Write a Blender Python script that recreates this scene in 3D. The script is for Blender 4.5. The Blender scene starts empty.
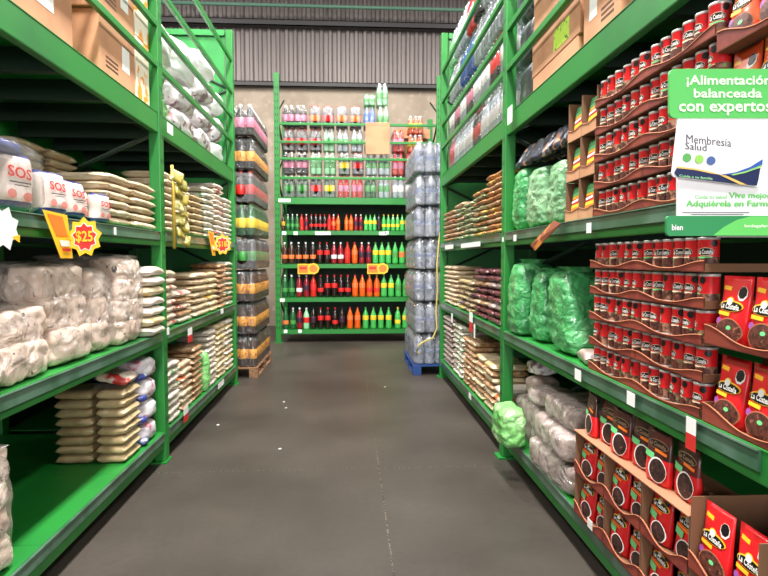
import bpy, bmesh, math, random
from mathutils import Vector, Matrix, noise, Euler

random.seed(7)
SC = bpy.context.scene
COL = SC.collection
PI = math.pi
R = math.radians

# ------------------------------------------------------------------ camera
F = 577.0
H = 1.4
YAW = math.atan(34 / F)
PITCH = math.atan(29 / F * math.cos(YAW))
cy, sy, cp, sp = math.cos(YAW), math.sin(YAW), math.cos(PITCH), math.sin(PITCH)
FWD = Vector((sy * cp, cy * cp, -sp))
RGT = Vector((cy, -sy, 0))
UPV = Vector((sy * sp, cy * sp, cp))
cam = bpy.data.cameras.new('camera')
cam.sensor_width = 36
cam.lens = F * 36 / 768
cam.clip_start = 0.05
cam.clip_end = 100
co = bpy.data.objects.new('camera', cam)
COL.objects.link(co)
co.location = (0, 0, H)
co.rotation_euler = (PI / 2 - PITCH, 0, -YAW)
SC.camera = co


def ray(px, py):
    return FWD + (px - 384) / F * RGT + (288 - py) / F * UPV


def onX(px, py, X):
    d = ray(px, py)
    t = X / d.x
    return d.y * t, H + d.z * t


def onY(px, py, Y):
    d = ray(px, py)
    t = Y / d.y
    return d.x * t, H + d.z * t


# ------------------------------------------------------------------ materials
def lin(c):
    def f(v):
        v /= 255.0
        return v / 12.92 if v <= .04045 else ((v + .055) / 1.055) ** 2.4
    return (f(c[0]), f(c[1]), f(c[2]), 1)


MATS = {}


def mat(name, col, rough=.5, metal=0.0, coat=0.0, mix=(), bump=None, film=None, spec=.5, emit=None, trans=0.0, aniso=None):
    """mix: list of (colour, noise scale, low, high[, (sx,sy,sz)]) layers over the base; bump: (scale, strength, distance)"""
    if name in MATS:
        return MATS[name]
    m = bpy.data.materials.new(name)
    m.use_nodes = True
    nt = m.node_tree
    N, Lk = nt.nodes, nt.links
    b = N['Principled BSDF']
    out = N['Material Output']
    b.inputs['Roughness'].default_value = rough
    b.inputs['Metallic'].default_value = metal
    b.inputs['Coat Weight'].default_value = coat
    b.inputs['Coat Roughness'].default_value = .12
    b.inputs['Specular IOR Level'].default_value = spec
    b.inputs['Transmission Weight'].default_value = trans
    b.inputs['Base Color'].default_value = lin(col)
    if mix or bump:
        tc = N.new('ShaderNodeTexCoord')
        oi = N.new('ShaderNodeObjectInfo')
        mul = N.new('ShaderNodeVectorMath'); mul.operation = 'SCALE'
        mul.inputs[0].default_value = (37, 53, 71)
        Lk.new(oi.outputs['Random'], mul.inputs['Scale'])
        add = N.new('ShaderNodeVectorMath'); add.operation = 'ADD'
        Lk.new(tc.outputs['Object'], add.inputs[0])
        Lk.new(mul.outputs[0], add.inputs[1])
    prev = None
    for i, l in enumerate(mix):
        vec = add.outputs[0]
        if len(l) > 4:
            mp = N.new('ShaderNodeMapping')
            mp.inputs['Scale'].default_value = l[4]
            Lk.new(vec, mp.inputs['Vector'])
            vec = mp.outputs[0]
        nz = N.new('ShaderNodeTexNoise')
        nz.inputs['Scale'].default_value = l[1]
        nz.inputs['Detail'].default_value = 3
        off = N.new('ShaderNodeVectorMath'); off.operation = 'ADD'
        off.inputs[1].default_value = (i * 11.3, i * 5.1, i * 7.7)
        Lk.new(vec, off.inputs[0])
        Lk.new(off.outputs[0], nz.inputs['Vector'])
        mr = N.new('ShaderNodeMapRange')
        mr.inputs['From Min'].default_value = l[2]
        mr.inputs['From Max'].default_value = l[3]
        Lk.new(nz.outputs['Fac'], mr.inputs['Value'])
        mx = N.new('ShaderNodeMix'); mx.data_type = 'RGBA'
        Lk.new(mr.outputs['Result'], mx.inputs['Factor'])
        if prev is None:
            mx.inputs['A'].default_value = lin(col)
        else:
            Lk.new(prev, mx.inputs['A'])
        mx.inputs['B'].default_value = lin(l[0])
        prev = mx.outputs['Result']
    if prev is not None:
        Lk.new(prev, b.inputs['Base Color'])
    if bump:
        nz = N.new('ShaderNodeTexNoise')
        nz.inputs['Scale'].default_value = bump[0]
        nz.inputs['Detail'].default_value = 4
        nz.inputs['Distortion'].default_value = bump[3] if len(bump) > 3 else 0
        Lk.new(add.outputs[0], nz.inputs['Vector'])
        bp = N.new('ShaderNodeBump')
        bp.inputs['Strength'].default_value = bump[1]
        bp.inputs['Distance'].default_value = bump[2]
        Lk.new(nz.outputs['Fac'], bp.inputs['Height'])
        Lk.new(bp.outputs[0], b.inputs['Normal'])
    if film is not None:
        tr = N.new('ShaderNodeBsdfTransparent')
        tr.inputs['Color'].default_value = (.97, .97, .97, 1)
        ms = N.new('ShaderNodeMixShader')
        ms.inputs[0].default_value = film
        Lk.new(tr.outputs[0], ms.inputs[1])
        Lk.new(b.outputs[0], ms.inputs[2])
        gl = N.new('ShaderNodeBsdfGlossy')
        gl.inputs['Roughness'].default_value = rough
        lw = N.new('ShaderNodeLayerWeight')
        lw.inputs['Blend'].default_value = .5
        if bump:
            Lk.new(bp.outputs[0], gl.inputs['Normal'])
            Lk.new(bp.outputs[0], lw.inputs['Normal'])
        pw = N.new('ShaderNodeMath'); pw.operation = 'POWER'; pw.inputs[1].default_value = 3.0
        Lk.new(lw.outputs['Facing'], pw.inputs[0])
        fr = N.new('ShaderNodeMath'); fr.operation = 'MULTIPLY_ADD'; fr.inputs[1].default_value = .45; fr.inputs[2].default_value = .05
        Lk.new(pw.outputs[0], fr.inputs[0])
        m2 = N.new('ShaderNodeMixShader')
        Lk.new(fr.outputs[0], m2.inputs[0])
        Lk.new(ms.outputs[0], m2.inputs[1])
        Lk.new(gl.outputs[0], m2.inputs[2])
        Lk.new(m2.outputs[0], out.inputs['Surface'])
    MATS[name] = m
    return m


GREEN = mat('green paint', (28, 124, 44), .45, coat=.05, mix=[((26, 108, 44), 2.0, .5, .75), ((120, 160, 120), 22, .76, .82)])
GREEN_L = mat('green paint light', (44, 142, 66), .5, mix=[((36, 124, 56), 2.5, .5, .7)])
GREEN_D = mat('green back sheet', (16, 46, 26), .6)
STRIP = mat('price strip plastic', (78, 108, 90), .3, coat=.3, mix=[((52, 88, 64), 5, .45, .6)])
WHITE_T = mat('white tag', (236, 236, 232), .5)
RED_T = mat('red tag', (200, 40, 36), .5)
FILM = mat('clear film', (225, 225, 228), .14, film=.05, bump=(14, .9, .02, 1.2))
FILM_B = mat('bag film', (240, 226, 216), .18, film=.22, bump=(7, 1.0, .10, 2.0))
FILM_W = mat('water film', (200, 205, 214), .12, film=.08, bump=(18, .8, .02, 1))
FILM_P = mat('frosted film', (160, 160, 164), .25, film=.24, bump=(16, .6, .02, 1))
CREAMP = mat('cream print', (236, 220, 186), .4)
CARD = mat('cardboard', (196, 144, 106), .8, mix=[((180, 128, 92), 5, .45, .65)])
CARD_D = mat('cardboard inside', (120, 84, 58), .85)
TAPE = mat('brown tape', (92, 62, 44), .45)
MAROON = mat('printed maroon card', (138, 58, 42), .55, mix=[((120, 44, 36), 9, .5, .6)])
EDGE = mat('card edge', (164, 96, 64), .7)
BLACK = mat('black print', (16, 15, 15), .4)
WHITE = mat('white print', (238, 236, 230), .4)
YELLOW = mat('yellow print', (246, 190, 40), .45)
ORANGE = mat('orange print', (240, 120, 36), .45)
RED = mat('red print', (224, 30, 36), .34, coat=.25, mix=[((190, 16, 26), 12, .5, .7)])
GREENP = mat('mint print', (110, 205, 130), .45)
PURPLE = mat('purple print', (150, 80, 160), .45)
BEAN = mat('bean print', (92, 46, 34), .5, mix=[((54, 28, 22), 90, .45, .6), ((150, 92, 70), 60, .62, .7)])
BEANB = mat('black bean print', (58, 34, 30), .5, mix=[((28, 18, 16), 90, .45, .6), ((120, 80, 66), 60, .64, .7)])
TIN = mat('tin', (196, 192, 188), .3, metal=.25)
BEANG = mat('bean label', (150, 106, 84), .45, mix=[((84, 50, 38), 60, .48, .58), ((130, 160, 96), 40, .6, .68), ((220, 190, 180), 34, .66, .7)])


# ------------------------------------------------------------------ mesh helpers
def fin(bm, name, mats, smooth=True):
    me = bpy.data.meshes.new(name)
    bmesh.ops.recalc_face_normals(bm, faces=bm.faces)
    bm.to_mesh(me)
    bm.free()
    for m in (mats if isinstance(mats, (list, tuple)) else [mats]):
        me.materials.append(m)
    if smooth:
        me.polygons.foreach_set('use_smooth', [True] * len(me.polygons))
    return me


def ob(name, me, par=None, loc=(0, 0, 0), rz=0.0, rot=None, sc=None):
    o = bpy.data.objects.new(name, me)
    COL.objects.link(o)
    o.location = loc
    o.rotation_euler = rot if rot else (0, 0, rz)
    if sc:
        o.scale = sc
    if par:
        o.parent = par
    return o


def tag(o, label, cat, group=None):
    o['label'] = label
    o['category'] = cat
    if group:
        o['group'] = group
    return o


def struct(name, me, loc=(0, 0, 0)):
    o = ob(name, me, None, loc)
    o['kind'] = 'structure'
    return o


def addbox(bm, x0, x1, y0, y1, z0, z1, mi=0, bevel=0.0):
    vs = [bm.verts.new((x, y, z)) for z in (z0, z1) for x, y in ((x0, y0), (x1, y0), (x1, y1), (x0, y1))]
    fs = [(3, 2, 1, 0), (4, 5, 6, 7), (0, 1, 5, 4), (1, 2, 6, 5), (2, 3, 7, 6), (3, 0, 4, 7)]
    out = []
    for f in fs:
        g = bm.faces.new([vs[i] for i in f])
        g.material_index = mi
        out.append(g)
    if bevel:
        es = list({e for g in out for e in g.edges})
        bmesh.ops.bevel(bm, geom=es, offset=bevel, segments=2, affect='EDGES', profile=.6)
    return out


def box(name, x0, x1, y0, y1, z0, z1, m, par=None, bevel=0.0):
    bm = bmesh.new()
    addbox(bm, x0, x1, y0, y1, z0, z1, 0, bevel)
    return ob(name, fin(bm, name, m, False), par)


def addtube(bm, pts, r, seg=8, mi=0):
    rings = []
    for i, p in enumerate(pts):
        p = Vector(p)
        a = Vector(pts[max(i - 1, 0)]); b = Vector(pts[min(i + 1, len(pts) - 1)])
        t = (b - a).normalized()
        u = t.cross(Vector((0, 0, 1)))
        if u.length < 1e-3:
            u = t.cross(Vector((1, 0, 0)))
        u.normalize(); w = t.cross(u)
        rr = r[i] if isinstance(r, (list, tuple)) else r
        rings.append([bm.verts.new(p + rr * (math.cos(2 * PI * k / seg) * u + math.sin(2 * PI * k / seg) * w)) for k in range(seg)])
    for a, b in zip(rings, rings[1:]):
        for k in range(seg):
            bm.faces.new((a[k], a[(k + 1) % seg], b[(k + 1) % seg], b[k])).material_index = mi
    for rg in (rings[0][::-1], rings[-1]):
        bm.faces.new(rg).material_index = mi


def lathe(bm, prof, seg=14, mis=None, cap_b=True, cap_t=True):
    rings = [[bm.verts.new((r * math.cos(2 * PI * k / seg), r * math.sin(2 * PI * k / seg), z)) for k in range(seg)] for r, z in prof]
    for i, (a, b) in enumerate(zip(rings, rings[1:])):
        for k in range(seg):
            f = bm.faces.new((a[k], a[(k + 1) % seg], b[(k + 1) % seg], b[k]))
            f.material_index = mis[i] if mis else 0
    if cap_b:
        bm.faces.new(rings[0][::-1]).material_index = mis[0] if mis else 0
    if cap_t:
        bm.faces.new(rings[-1]).material_index = mis[-1] if mis else 0


def nz(x, y, z, s):
    return noise.noise(Vector((x + s * 13.7, y + s * 7.3, z + s * 3.1)))


def pillow(name, L, W, T, m, seed, nl=18, nw=10, lump=.22, base=True):
    """a filled bag lying flat: length X, width Y, thickness Z, flat sealed ends"""
    bm = bmesh.new()
    top, bot = {}, {}
    for i in range(nl + 1):
        for j in range(nw + 1):
            u = math.sin(PI / 2 * (-1 + 2 * i / nl))
            v = math.sin(PI / 2 * (-1 + 2 * j / nw))
            uu = min(1, abs(u) / .975)
            pr = ((1 - uu ** 6) * (1 - abs(v) ** 6)) ** .5 if uu < 1 else 0
            w = W / 2 * (1 - .05 * (1 - abs(v)) * 0 - .06 * uu ** 6 * 0)
            pinch = 1 - .05 * (1 - u * u) * 0 + .03 * nz(u * 2, v * 2, 0, seed)
            x = u * L / 2 * (1 - .04 * v * v)
            y = v * w * pinch
            n1 = 1 + lump * nz(u * 2.2, v * 2.2, 1, seed)
            n2 = 1 + lump * nz(u * 2.2, v * 2.2, 5, seed)
            edge = i in (0, nl) or j in (0, nw)
            droop = -T * .3 * nz(u * 1.2, v * 1.2, 9, seed)
            t = bm.verts.new((x, y, T / 2 + droop * (1 - pr) + T / 2 * min(pr * n1 * 1.12, .985)))
            top[i, j] = t
            bot[i, j] = t if edge else bm.verts.new((x, y, T / 2 + droop * (1 - pr) - T / 2 * min(pr * n2 * 1.12, .985)))
    for i in range(nl):
        for j in range(nw):
            bm.faces.new((top[i, j], top[i + 1, j], top[i + 1, j + 1], top[i, j + 1]))
            q = (bot[i, j], bot[i, j + 1], bot[i + 1, j + 1], bot[i + 1, j])
            if len(set(q)) == 4:
                try:
                    bm.faces.new(q)
                except ValueError:
                    pass
    return fin(bm, name, m)


def lump(name, lx, ly, lz, m, seed, e=4.0, amp=.05, freq=2.0, ribs=0, ribamp=.04, cuts=9, taper=0.0, fz=1.0):
    """a soft filled sack: rounded box with folds; base centre at the origin"""
    bm = bmesh.new()
    bmesh.ops.create_cube(bm, size=2)
    bmesh.ops.subdivide_edges(bm, edges=bm.edges[:], cuts=cuts, use_grid_fill=True)
    for v in bm.verts:
        p = v.co.copy()
        s = (abs(p.x) ** e + abs(p.y) ** e + abs(p.z) ** e) ** (-1 / e)
        p *= s
        d = amp * (nz(p.x * freq, p.y * freq, p.z * freq * fz, seed) + .5 * nz(p.x * freq * 2.3, p.y * freq * 2.3, p.z * freq * 2.3 * fz, seed + 4))
        k = (1 + d) / (1 + amp * .7 + (ribamp * .4 if ribs else 0))
        if ribs:
            rb = abs(math.cos(PI * ribs * (p.z + 1) / 2 + .5 * nz(p.x * 2, p.y * 2, 0, seed)))
            k += ribamp * (rb ** .6 - .6)
        x, y, z = p.x * k, p.y * k, p.z * (1 + d * .5)
        tp = 1 - taper * (z + 1) / 2
        v.co = (x * tp * lx / 2, y * tp * ly / 2, max((z + 1) * lz / 2, 0))
    return fin(bm, name, m)


TXT = {}


def text_tris(s):
    """triangles of a line of bold lettering, normalised to width 1, with its height"""
    if s in TXT:
        return TXT[s]
    c = bpy.data.curves.new('lettering', 'FONT')
    c.body = s
    c.size = 1
    c.offset = 0 if s in ('Membres\u00eda', 'Salud') else .022
    c.resolution_u = 2
    o = bpy.data.objects.new('lettering', c)
    COL.objects.link(o)
    dg = bpy.context.evaluated_depsgraph_get()
    me = bpy.data.meshes.new_from_object(o.evaluated_get(dg))
    bpy.data.objects.remove(o)
    vs = [v.co.copy() for v in me.vertices]
    x0, x1 = min(v.x for v in vs), max(v.x for v in vs)
    y0, y1 = min(v.y for v in vs), max(v.y for v in vs)
    w = x1 - x0
    V = [((v.x - x0) / w, (v.y - y0) / w) for v in vs]
    P = [tuple(p.vertices) for p in me.polygons]
    bpy.data.meshes.remove(me)
    TXT[s] = (V, P, (y1 - y0) / w)
    return TXT[s]


class Print:
    """printed artwork laid on a surface f(u, v, lift) -> point"""

    def __init__(self, f):
        self.bm = bmesh.new()
        self.f = f
        self.mats = []
        self.n = 0

    def mi(self, m):
        if m not in self.mats:
            self.mats.append(m)
        return self.mats.index(m)

    def disc(self, cx, cy, rx, ry, m, n=20, rings=3, a0=0.0, lift=None):
        self.n += 1
        l = self.n if lift is None else lift
        i = self.mi(m)
        c = self.bm.verts.new(self.f(cx, cy, l))
        prev = None
        for r in range(1, rings + 1):
            ring = [self.bm.verts.new(self.f(cx + rx * r / rings * math.cos(a0 + 2 * PI * k / n), cy + ry * r / rings * math.sin(a0 + 2 * PI * k / n), l)) for k in range(n)]
            for k in range(n):
                k2 = (k + 1) % n
                f = self.bm.faces.new((c, ring[k], ring[k2])) if prev is None else self.bm.faces.new((prev[k], ring[k], ring[k2], prev[k2]))
                f.material_index = i
            prev = ring

    def rect(self, u0, u1, v0, v1, m, slant=0.0, nu=6, nv=2):
        self.n += 1
        i = self.mi(m)
        g = [[self.bm.verts.new(self.f(u0 + (u1 - u0) * a / nu, v0 + (v1 - v0) * b / nv + slant * (a / nu - .5), self.n)) for b in range(nv + 1)] for a in range(nu + 1)]
        for a in range(nu):
            for b in range(nv):
                self.bm.faces.new((g[a][b], g[a + 1][b], g[a + 1][b + 1], g[a][b + 1])).material_index = i

    def poly(self, pts, m):
        self.n += 1
        self.bm.faces.new([self.bm.verts.new(self.f(u, v, self.n)) for u, v in pts]).material_index = self.mi(m)

    def text(self, s, u0, u1, v0, m, v1=None, slant=0.0, ratio=1.0):
        self.n += 1
        V, P, h = text_tris(s)
        i = self.mi(m)
        hh = (v1 - v0) if v1 is not None else h * (u1 - u0) * ratio
        vs = [self.bm.verts.new(self.f(u0 + x * (u1 - u0), v0 + y / h * hh + slant * (x - .5), self.n)) for x, y in V]
        for p in P:
            try:
                self.bm.faces.new([vs[k] for k in p]).material_index = i
            except ValueError:
                pass

    def mesh(self, name):
        me = bpy.data.meshes.new(name)
        self.bm.to_mesh(me)
        self.bm.free()
        for m in self.mats:
            me.materials.append(m)
        return me


ORD = ['lowest', 'second', 'third', 'fourth', 'fifth', 'sixth', 'seventh', 'eighth', 'ninth', 'tenth', 'eleventh', 'twelfth', 'thirteenth', 'fourteenth', 'fifteenth', 'sixteenth']
NTH = ['first'] + ORD[1:] + ['seventeenth', 'eighteenth', 'nineteenth', 'twentieth', 'twenty-first', 'twenty-second']

# ------------------------------------------------------------------ setting
def floor_material():
    m = bpy.data.materials.new('polished concrete')
    m.use_nodes = True
    N, Lk = m.node_tree.nodes, m.node_tree.links
    b = N['Principled BSDF']
    tc = N.new('ShaderNodeTexCoord')
    n1 = N.new('ShaderNodeTexNoise'); n1.inputs['Scale'].default_value = .9; n1.inputs['Detail'].default_value = 6
    n2 = N.new('ShaderNodeTexNoise'); n2.inputs['Scale'].default_value = 28; n2.inputs['Detail'].default_value = 4
    n3 = N.new('ShaderNodeTexNoise'); n3.inputs['Scale'].default_value = 60; n3.inputs['Detail'].default_value = 1
    for n in (n1, n2, n3):
        Lk.new(tc.outputs['Object'], n.inputs['Vector'])
    r1 = N.new('ShaderNodeValToRGB')
    r1.color_ramp.elements[0].position = .35; r1.color_ramp.elements[0].color = lin((62, 56, 51))
    r1.color_ramp.elements[1].position = .68; r1.color_ramp.elements[1].color = lin((82, 75, 68))
    Lk.new(n1.outputs['Fac'], r1.inputs[0])
    mx = N.new('ShaderNodeMix'); mx.data_type = 'RGBA'; mx.blend_type = 'MULTIPLY'
    mx.inputs['Factor'].default_value = .35
    Lk.new(r1.outputs[0], mx.inputs['A']); Lk.new(n2.outputs['Fac'], mx.inputs['B'])
    # saw-cut joints
    sx = N.new('ShaderNodeSeparateXYZ'); Lk.new(tc.outputs['Object'], sx.inputs[0])

    def line(sock, at, w, per):
        a = N.new('ShaderNodeMath'); a.operation = 'SUBTRACT'; Lk.new(sock, a.inputs[0]); a.inputs[1].default_value = at
        p = N.new('ShaderNodeMath'); p.operation = 'PINGPONG'; Lk.new(a.outputs[0], p.inputs[0]); p.inputs[1].default_value = per / 2
        c = N.new('ShaderNodeMath'); c.operation = 'LESS_THAN'; Lk.new(p.outputs[0], c.inputs[0]); c.inputs[1].default_value = w
        return c.outputs[0]
    l1 = line(sx.outputs['X'], .19, .0045, 6.0)
    l2 = line(sx.outputs['Y'], 3.80, .005, 6.5)
    mxl = N.new('ShaderNodeMath'); mxl.operation = 'MAXIMUM'; Lk.new(l1, mxl.inputs[0]); Lk.new(l2, mxl.inputs[1])
    wr = N.new('ShaderNodeMath'); wr.operation = 'GREATER_THAN'; Lk.new(n3.outputs['Fac'], wr.inputs[0]); wr.inputs[1].default_value = .53
    jc = N.new('ShaderNodeMix'); jc.data_type = 'RGBA'; jc.inputs['A'].default_value = lin((44, 39, 35)); jc.inputs['B'].default_value = lin((106, 98, 88))
    Lk.new(wr.outputs[0], jc.inputs['Factor'])
    m2 = N.new('ShaderNodeMix'); m2.data_type = 'RGBA'
    Lk.new(mxl.outputs[0], m2.inputs['Factor']); Lk.new(mx.outputs['Result'], m2.inputs['A']); Lk.new(jc.outputs['Result'], m2.inputs['B'])
    Lk.new(m2.outputs['Result'], b.inputs['Base Color'])
    rr = N.new('ShaderNodeMapRange'); rr.inputs['To Min'].default_value = .3; rr.inputs['To Max'].default_value = .5
    Lk.new(n1.outputs['Fac'], rr.inputs['Value']); Lk.new(rr.outputs[0], b.inputs['Roughness'])
    b.inputs['Specular IOR Level'].default_value = .35
    return m


bm = bmesh.new()
addbox(bm, -7, 7, -3, 12.4, -.1, 0)
struct('floor', fin(bm, 'floor', floor_material(), False))
CONC = mat('concrete wall', (176, 160, 142), .85, mix=[((156, 140, 124), 1.4, .4, .65), ((190, 174, 156), 8, .55, .75)])
bm = bmesh.new()
addbox(bm, -7, 7, 12.2, 12.4, 0, 4.95)
struct('wall_back', fin(bm, 'wall_back', CONC, False))
CORR = mat('corrugated sheet', (138, 128, 124), .5, metal=.15, mix=[((116, 106, 104), 2.2, .45, .7, (6, 6, .3))])
bm = bmesh.new()
prof = []
x = -7.0
while x < 7:
    prof += [(x, 12.30), (x + .07, 12.30), (x + .10, 12.25), (x + .15, 12.25)]
    x += .18
lo = [bm.verts.new((a, b, 4.93)) for a, b in prof]
hi = [bm.verts.new((a, b, 8.6)) for a, b in prof]
for i in range(len(prof) - 1):
    bm.faces.new((lo[i], lo[i + 1], hi[i + 1], hi[i]))
struct('trim_1', fin(bm, 'corrugated_cladding', CORR, False))
STEEL = mat('grey girt', (66, 63, 63), .55)
for k, (z0, z1, y) in enumerate(((4.92, 5.02, 12.06), (6.14, 6.26, 12.06))):
    bm = bmesh.new()
    addbox(bm, -7, 7, y, y + .03, z0, z1)
    addbox(bm, -7, 7, y, y + .18, z1 - .015, z1)
    addbox(bm, -7, 7, y, y + .18, z0, z0 + .015)
    struct('trim_%d' % (k + 2), fin(bm, 'girt', STEEL, False))
bm = bmesh.new()
addtube(bm, [(-6, 11.8, 6.42), (6, 11.8, 6.42)], .035, 10)
for X in (-3.2, -.45, 2.0, 4.2):
    addtube(bm, [(X, 11.8, 6.42), (X, 12.24, 6.60)], .02, 6)
PIPE = mat('pale green pipe', (104, 146, 124), .5)
tag(ob('wall_mounted_pipe', fin(bm, 'wall_mounted_pipe', PIPE)), 'pale green horizontal pipe high on the corrugated wall', 'pipe')

# ------------------------------------------------------------------ racks
LEV = [(.10, .22), (.81, .905), (1.49, 1.585), (2.24, 2.375)]
DEPTH = 1.15


def upright(bm, x0, x1, y0, y1, top):
    """a roll-formed post: three sides with punched slots suggested by inset pockets"""
    addbox(bm, x0, x1, y0, y1, 0.0, top, 0, .006)


def post(par, xf, s, y, top, w=.085, d=.075, slots=True):
    """s = +1: rack on the left (front faces +x); front at x = xf"""
    bm = bmesh.new()
    x0, x1 = (xf - d, xf) if s > 0 else (xf, xf + d)
    addbox(bm, x0, x1, y - w / 2, y + w / 2, .012, top, 0, .008)
    addbox(bm, x0 - .03, x1 + .01 if s > 0 else x1 + .03, y - w / 2 - .02, y + w / 2 + .02, 0, .012)
    if slots:
        xs = xf + (.0006 if s > 0 else -.0006)
        z = .3
        while z < top - .1:
            for yy in (-.016, .016):
                vs = [bm.verts.new((xs, y + yy + a, z + b)) for a, b in ((-.006, -.014), (.006, -.014), (.006, .014), (-.006, .014))]
                bm.faces.new(vs).material_index = 1
            z += .16
    return ob('upright', fin(bm, 'upright', [GREEN, GREEN_D], False), par)


def rack(s, xf, ys, tops, label, rails, panel):
    t = bpy.data.objects.new('storage_rack', None)
    COL.objects.link(t)
    t.location = (xf - s * DEPTH / 2, (ys[0] + ys[-1]) / 2, 0)
    tag(t, label, 'rack')
    holder = t
    inv = Vector(t.location)

    def P(o):
        o.location = Vector(o.location) - inv
        o.parent = t
        return o
    xb = xf - s * DEPTH
    for y, top in zip(ys, tops):
        P(post(None, xf, s, y, top))
        P(post(None, xb + s * .075, s, y, top, slots=False))
        # side frame lacing
        bm = bmesh.new()
        zz = .25
        k = 0
        while zz < top - .55:
            a, b = (xf - s * .04, xb + s * .04) if k % 2 == 0 else (xb + s * .04, xf - s * .04)
            addtube(bm, [(a, y, zz), (b, y, zz + .5)], .016, 6)
            zz += .5
            k += 1
        addtube(bm, [(xf - s * .04, y, top - .05), (xb + s * .04, y, top - .05)], .02, 6)
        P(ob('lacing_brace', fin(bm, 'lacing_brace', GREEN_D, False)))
    for (ya, yb) in zip(ys, ys[1:]):
        for li, (z0, z1) in enumerate(LEV):
            x0, x1 = sorted((xf - s * .05, xf - s * .01))
            bm = bmesh.new()
            addbox(bm, x0, x1, ya + .043, yb - .043, z0, z1 - .004, 0, .006)
            fb = P(ob('front_beam', fin(bm, 'front_beam', GREEN, False)))
            bm = bmesh.new()
            x0, x1 = sorted((xb + s * .01, xb + s * .05))
            addbox(bm, x0, x1, ya + .043, yb - .043, z0, z1 - .004, 0, .006)
            P(ob('rear_beam', fin(bm, 'rear_beam', GREEN, False)))
            bm = bmesh.new()
            x0, x1 = sorted((xb + s * .04, xf - s * .008))
            n = 3
            for k in range(n):
                a = ya + .045 + (yb - ya - .09) * k / n
                b = ya + .045 + (yb - ya - .09) * (k + 1) / n
                addbox(bm, x0, x1, a + .001, b - .001, z1 - .004, z1)
            P(ob('shelf_deck', fin(bm, 'shelf_deck', GREEN, False)))
            for k in range(5):
                bm = bmesh.new()
                yy = ya + (yb - ya) * (k + .5) / 5
                addbox(bm, x0 + .05, x1 - .05, yy - .02, yy + .02, z0 + .02, z1 - .006)
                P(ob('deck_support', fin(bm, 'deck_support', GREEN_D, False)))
            if li < 3:
                bm = bmesh.new()
                xs = xf - s * .0095
                za, zb = z1 - .058, z1 - .008
                ln = [(xs, za - .004), (xs + s * .011, za), (xs + s * .008, zb), (xs + s * .014, zb + .002), (xs + s * .013, zb + .006), (xs, zb + .006)]
                y0, y1 = ya + (.22 if ya < 1.5 else .06), yb - .06
                A = [bm.verts.new((a, y0, b)) for a, b in ln]
                B = [bm.verts.new((a, y1, b)) for a, b in ln]
                for k in range(len(ln)):
                    k2 = (k + 1) % len(ln)
                    bm.faces.new((A[k], A[k2], B[k2], B[k]))
                bm.faces.new(A); bm.faces.new(B[::-1])
                o = ob('price_strip', fin(bm, 'price_strip', STRIP, False))
                o.location = Vector(o.location) - Vector(fb.location) - inv
                o.parent = fb
        for z in rails:
            bm = bmesh.new()
            x0, x1 = sorted((xf - s * .034, xf - s * .004))
            addbox(bm, x0, x1, ya + .04, yb - .04, z - .02, z + .02, 0, .004)
            P(ob('guard_rail', fin(bm, 'guard_rail', GREEN, False)))
    # back sheet between the rack and the next aisle
    bm = bmesh.new()
    x0, x1 = sorted((xb - s * .004, xb + s * .004))
    addbox(bm, x0, x1, ys[0], ys[-1], .1, 2.3)
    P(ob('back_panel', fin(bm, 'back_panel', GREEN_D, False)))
    if panel:
        bm = bmesh.new()
        x0, x1 = sorted((xb + s * .08, xf - s * .09))
        addbox(bm, x0, x1, ys[-1] + .0, ys[-1] + .012, .1, panel)
        addbox(bm, x0, x1, ys[-1] - .03, ys[-1] + .03, panel - .02, panel + .04)
        P(ob('end_panel', fin(bm, 'end_panel', GREEN_L, False)))
    return t


XL, XR = -1.265, 1.06
RAILS = [2.69, 2.955, 3.22, 3.56]
rack(1, XL, [1.58, 4.02, 6.5], [3.9, 3.9, 3.88], 'tall green steel rack of sacks and bags along the left side of the aisle', RAILS, 3.84)
rack(-1, XR, [1.2, 3.97, 6.76], [4.0, 4.0, 4.0], 'tall green steel rack of cans and pouches along the right side of the aisle', RAILS, 3.96)

# far rack across the end of the aisle
YF = 9.7
FLEV = [(.14, .214), (.68, .757), (1.245, 1.318), (1.80, 1.875), (2.31, 2.426)]
t = bpy.data.objects.new('beverage_rack', None)
COL.objects.link(t)
t.location = (.13, YF + .6, 0)
tag(t, 'green steel rack of soda bottles across the end of the aisle', 'rack')
inv = Vector(t.location)


def PF(o):
    o.location = Vector(o.location) - inv
    o.parent = t
    return o


for X in (-1.2, 1.5):
    for y in (YF, YF + 1.1):
        bm = bmesh.new()
        addbox(bm, X - .045, X + .045, y, y + .07, .01, 4.45 if y == YF else 4.0, 0, .008)
        addbox(bm, X - .07, X + .07, y - .02, y + .09, 0, .01)
        if y == YF:
            z = .25
            while z < 4.3:
                for xx in (-.018, .018):
                    bm.faces.new([bm.verts.new((X + xx + a, y - .0006, z + b)) for a, b in ((-.007, -.02), (.007, -.02), (.007, .02), (-.007, .02))]).material_index = 1
                z += .11
        PF(ob('upright', fin(bm, 'upright', [GREEN, GREEN_D], False)))
    bm = bmesh.new()
    for k in range(8):
        z = .3 + k * .5
        a, b = (YF + .04, YF + 1.13) if k % 2 else (YF + 1.13, YF + .04)
        addtube(bm, [(X, a, z), (X, b, z + .5)], .016, 6)
    PF(ob('lacing_brace', fin(bm, 'lacing_brace', GREEN_D, False)))
for z0, z1 in FLEV:
    bm = bmesh.new()
    addbox(bm, -1.155, 1.455, YF + .005, YF + .05, z0, z1 - .003, 0, .005)
    PF(ob('front_beam', fin(bm, 'front_beam', GREEN, False)))
    bm = bmesh.new()
    addbox(bm, -1.155, 1.455, YF + .002, YF + 1.15, z1 - .003, z1)
    PF(ob('shelf_deck', fin(bm, 'shelf_deck', GREEN, False)))
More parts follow.
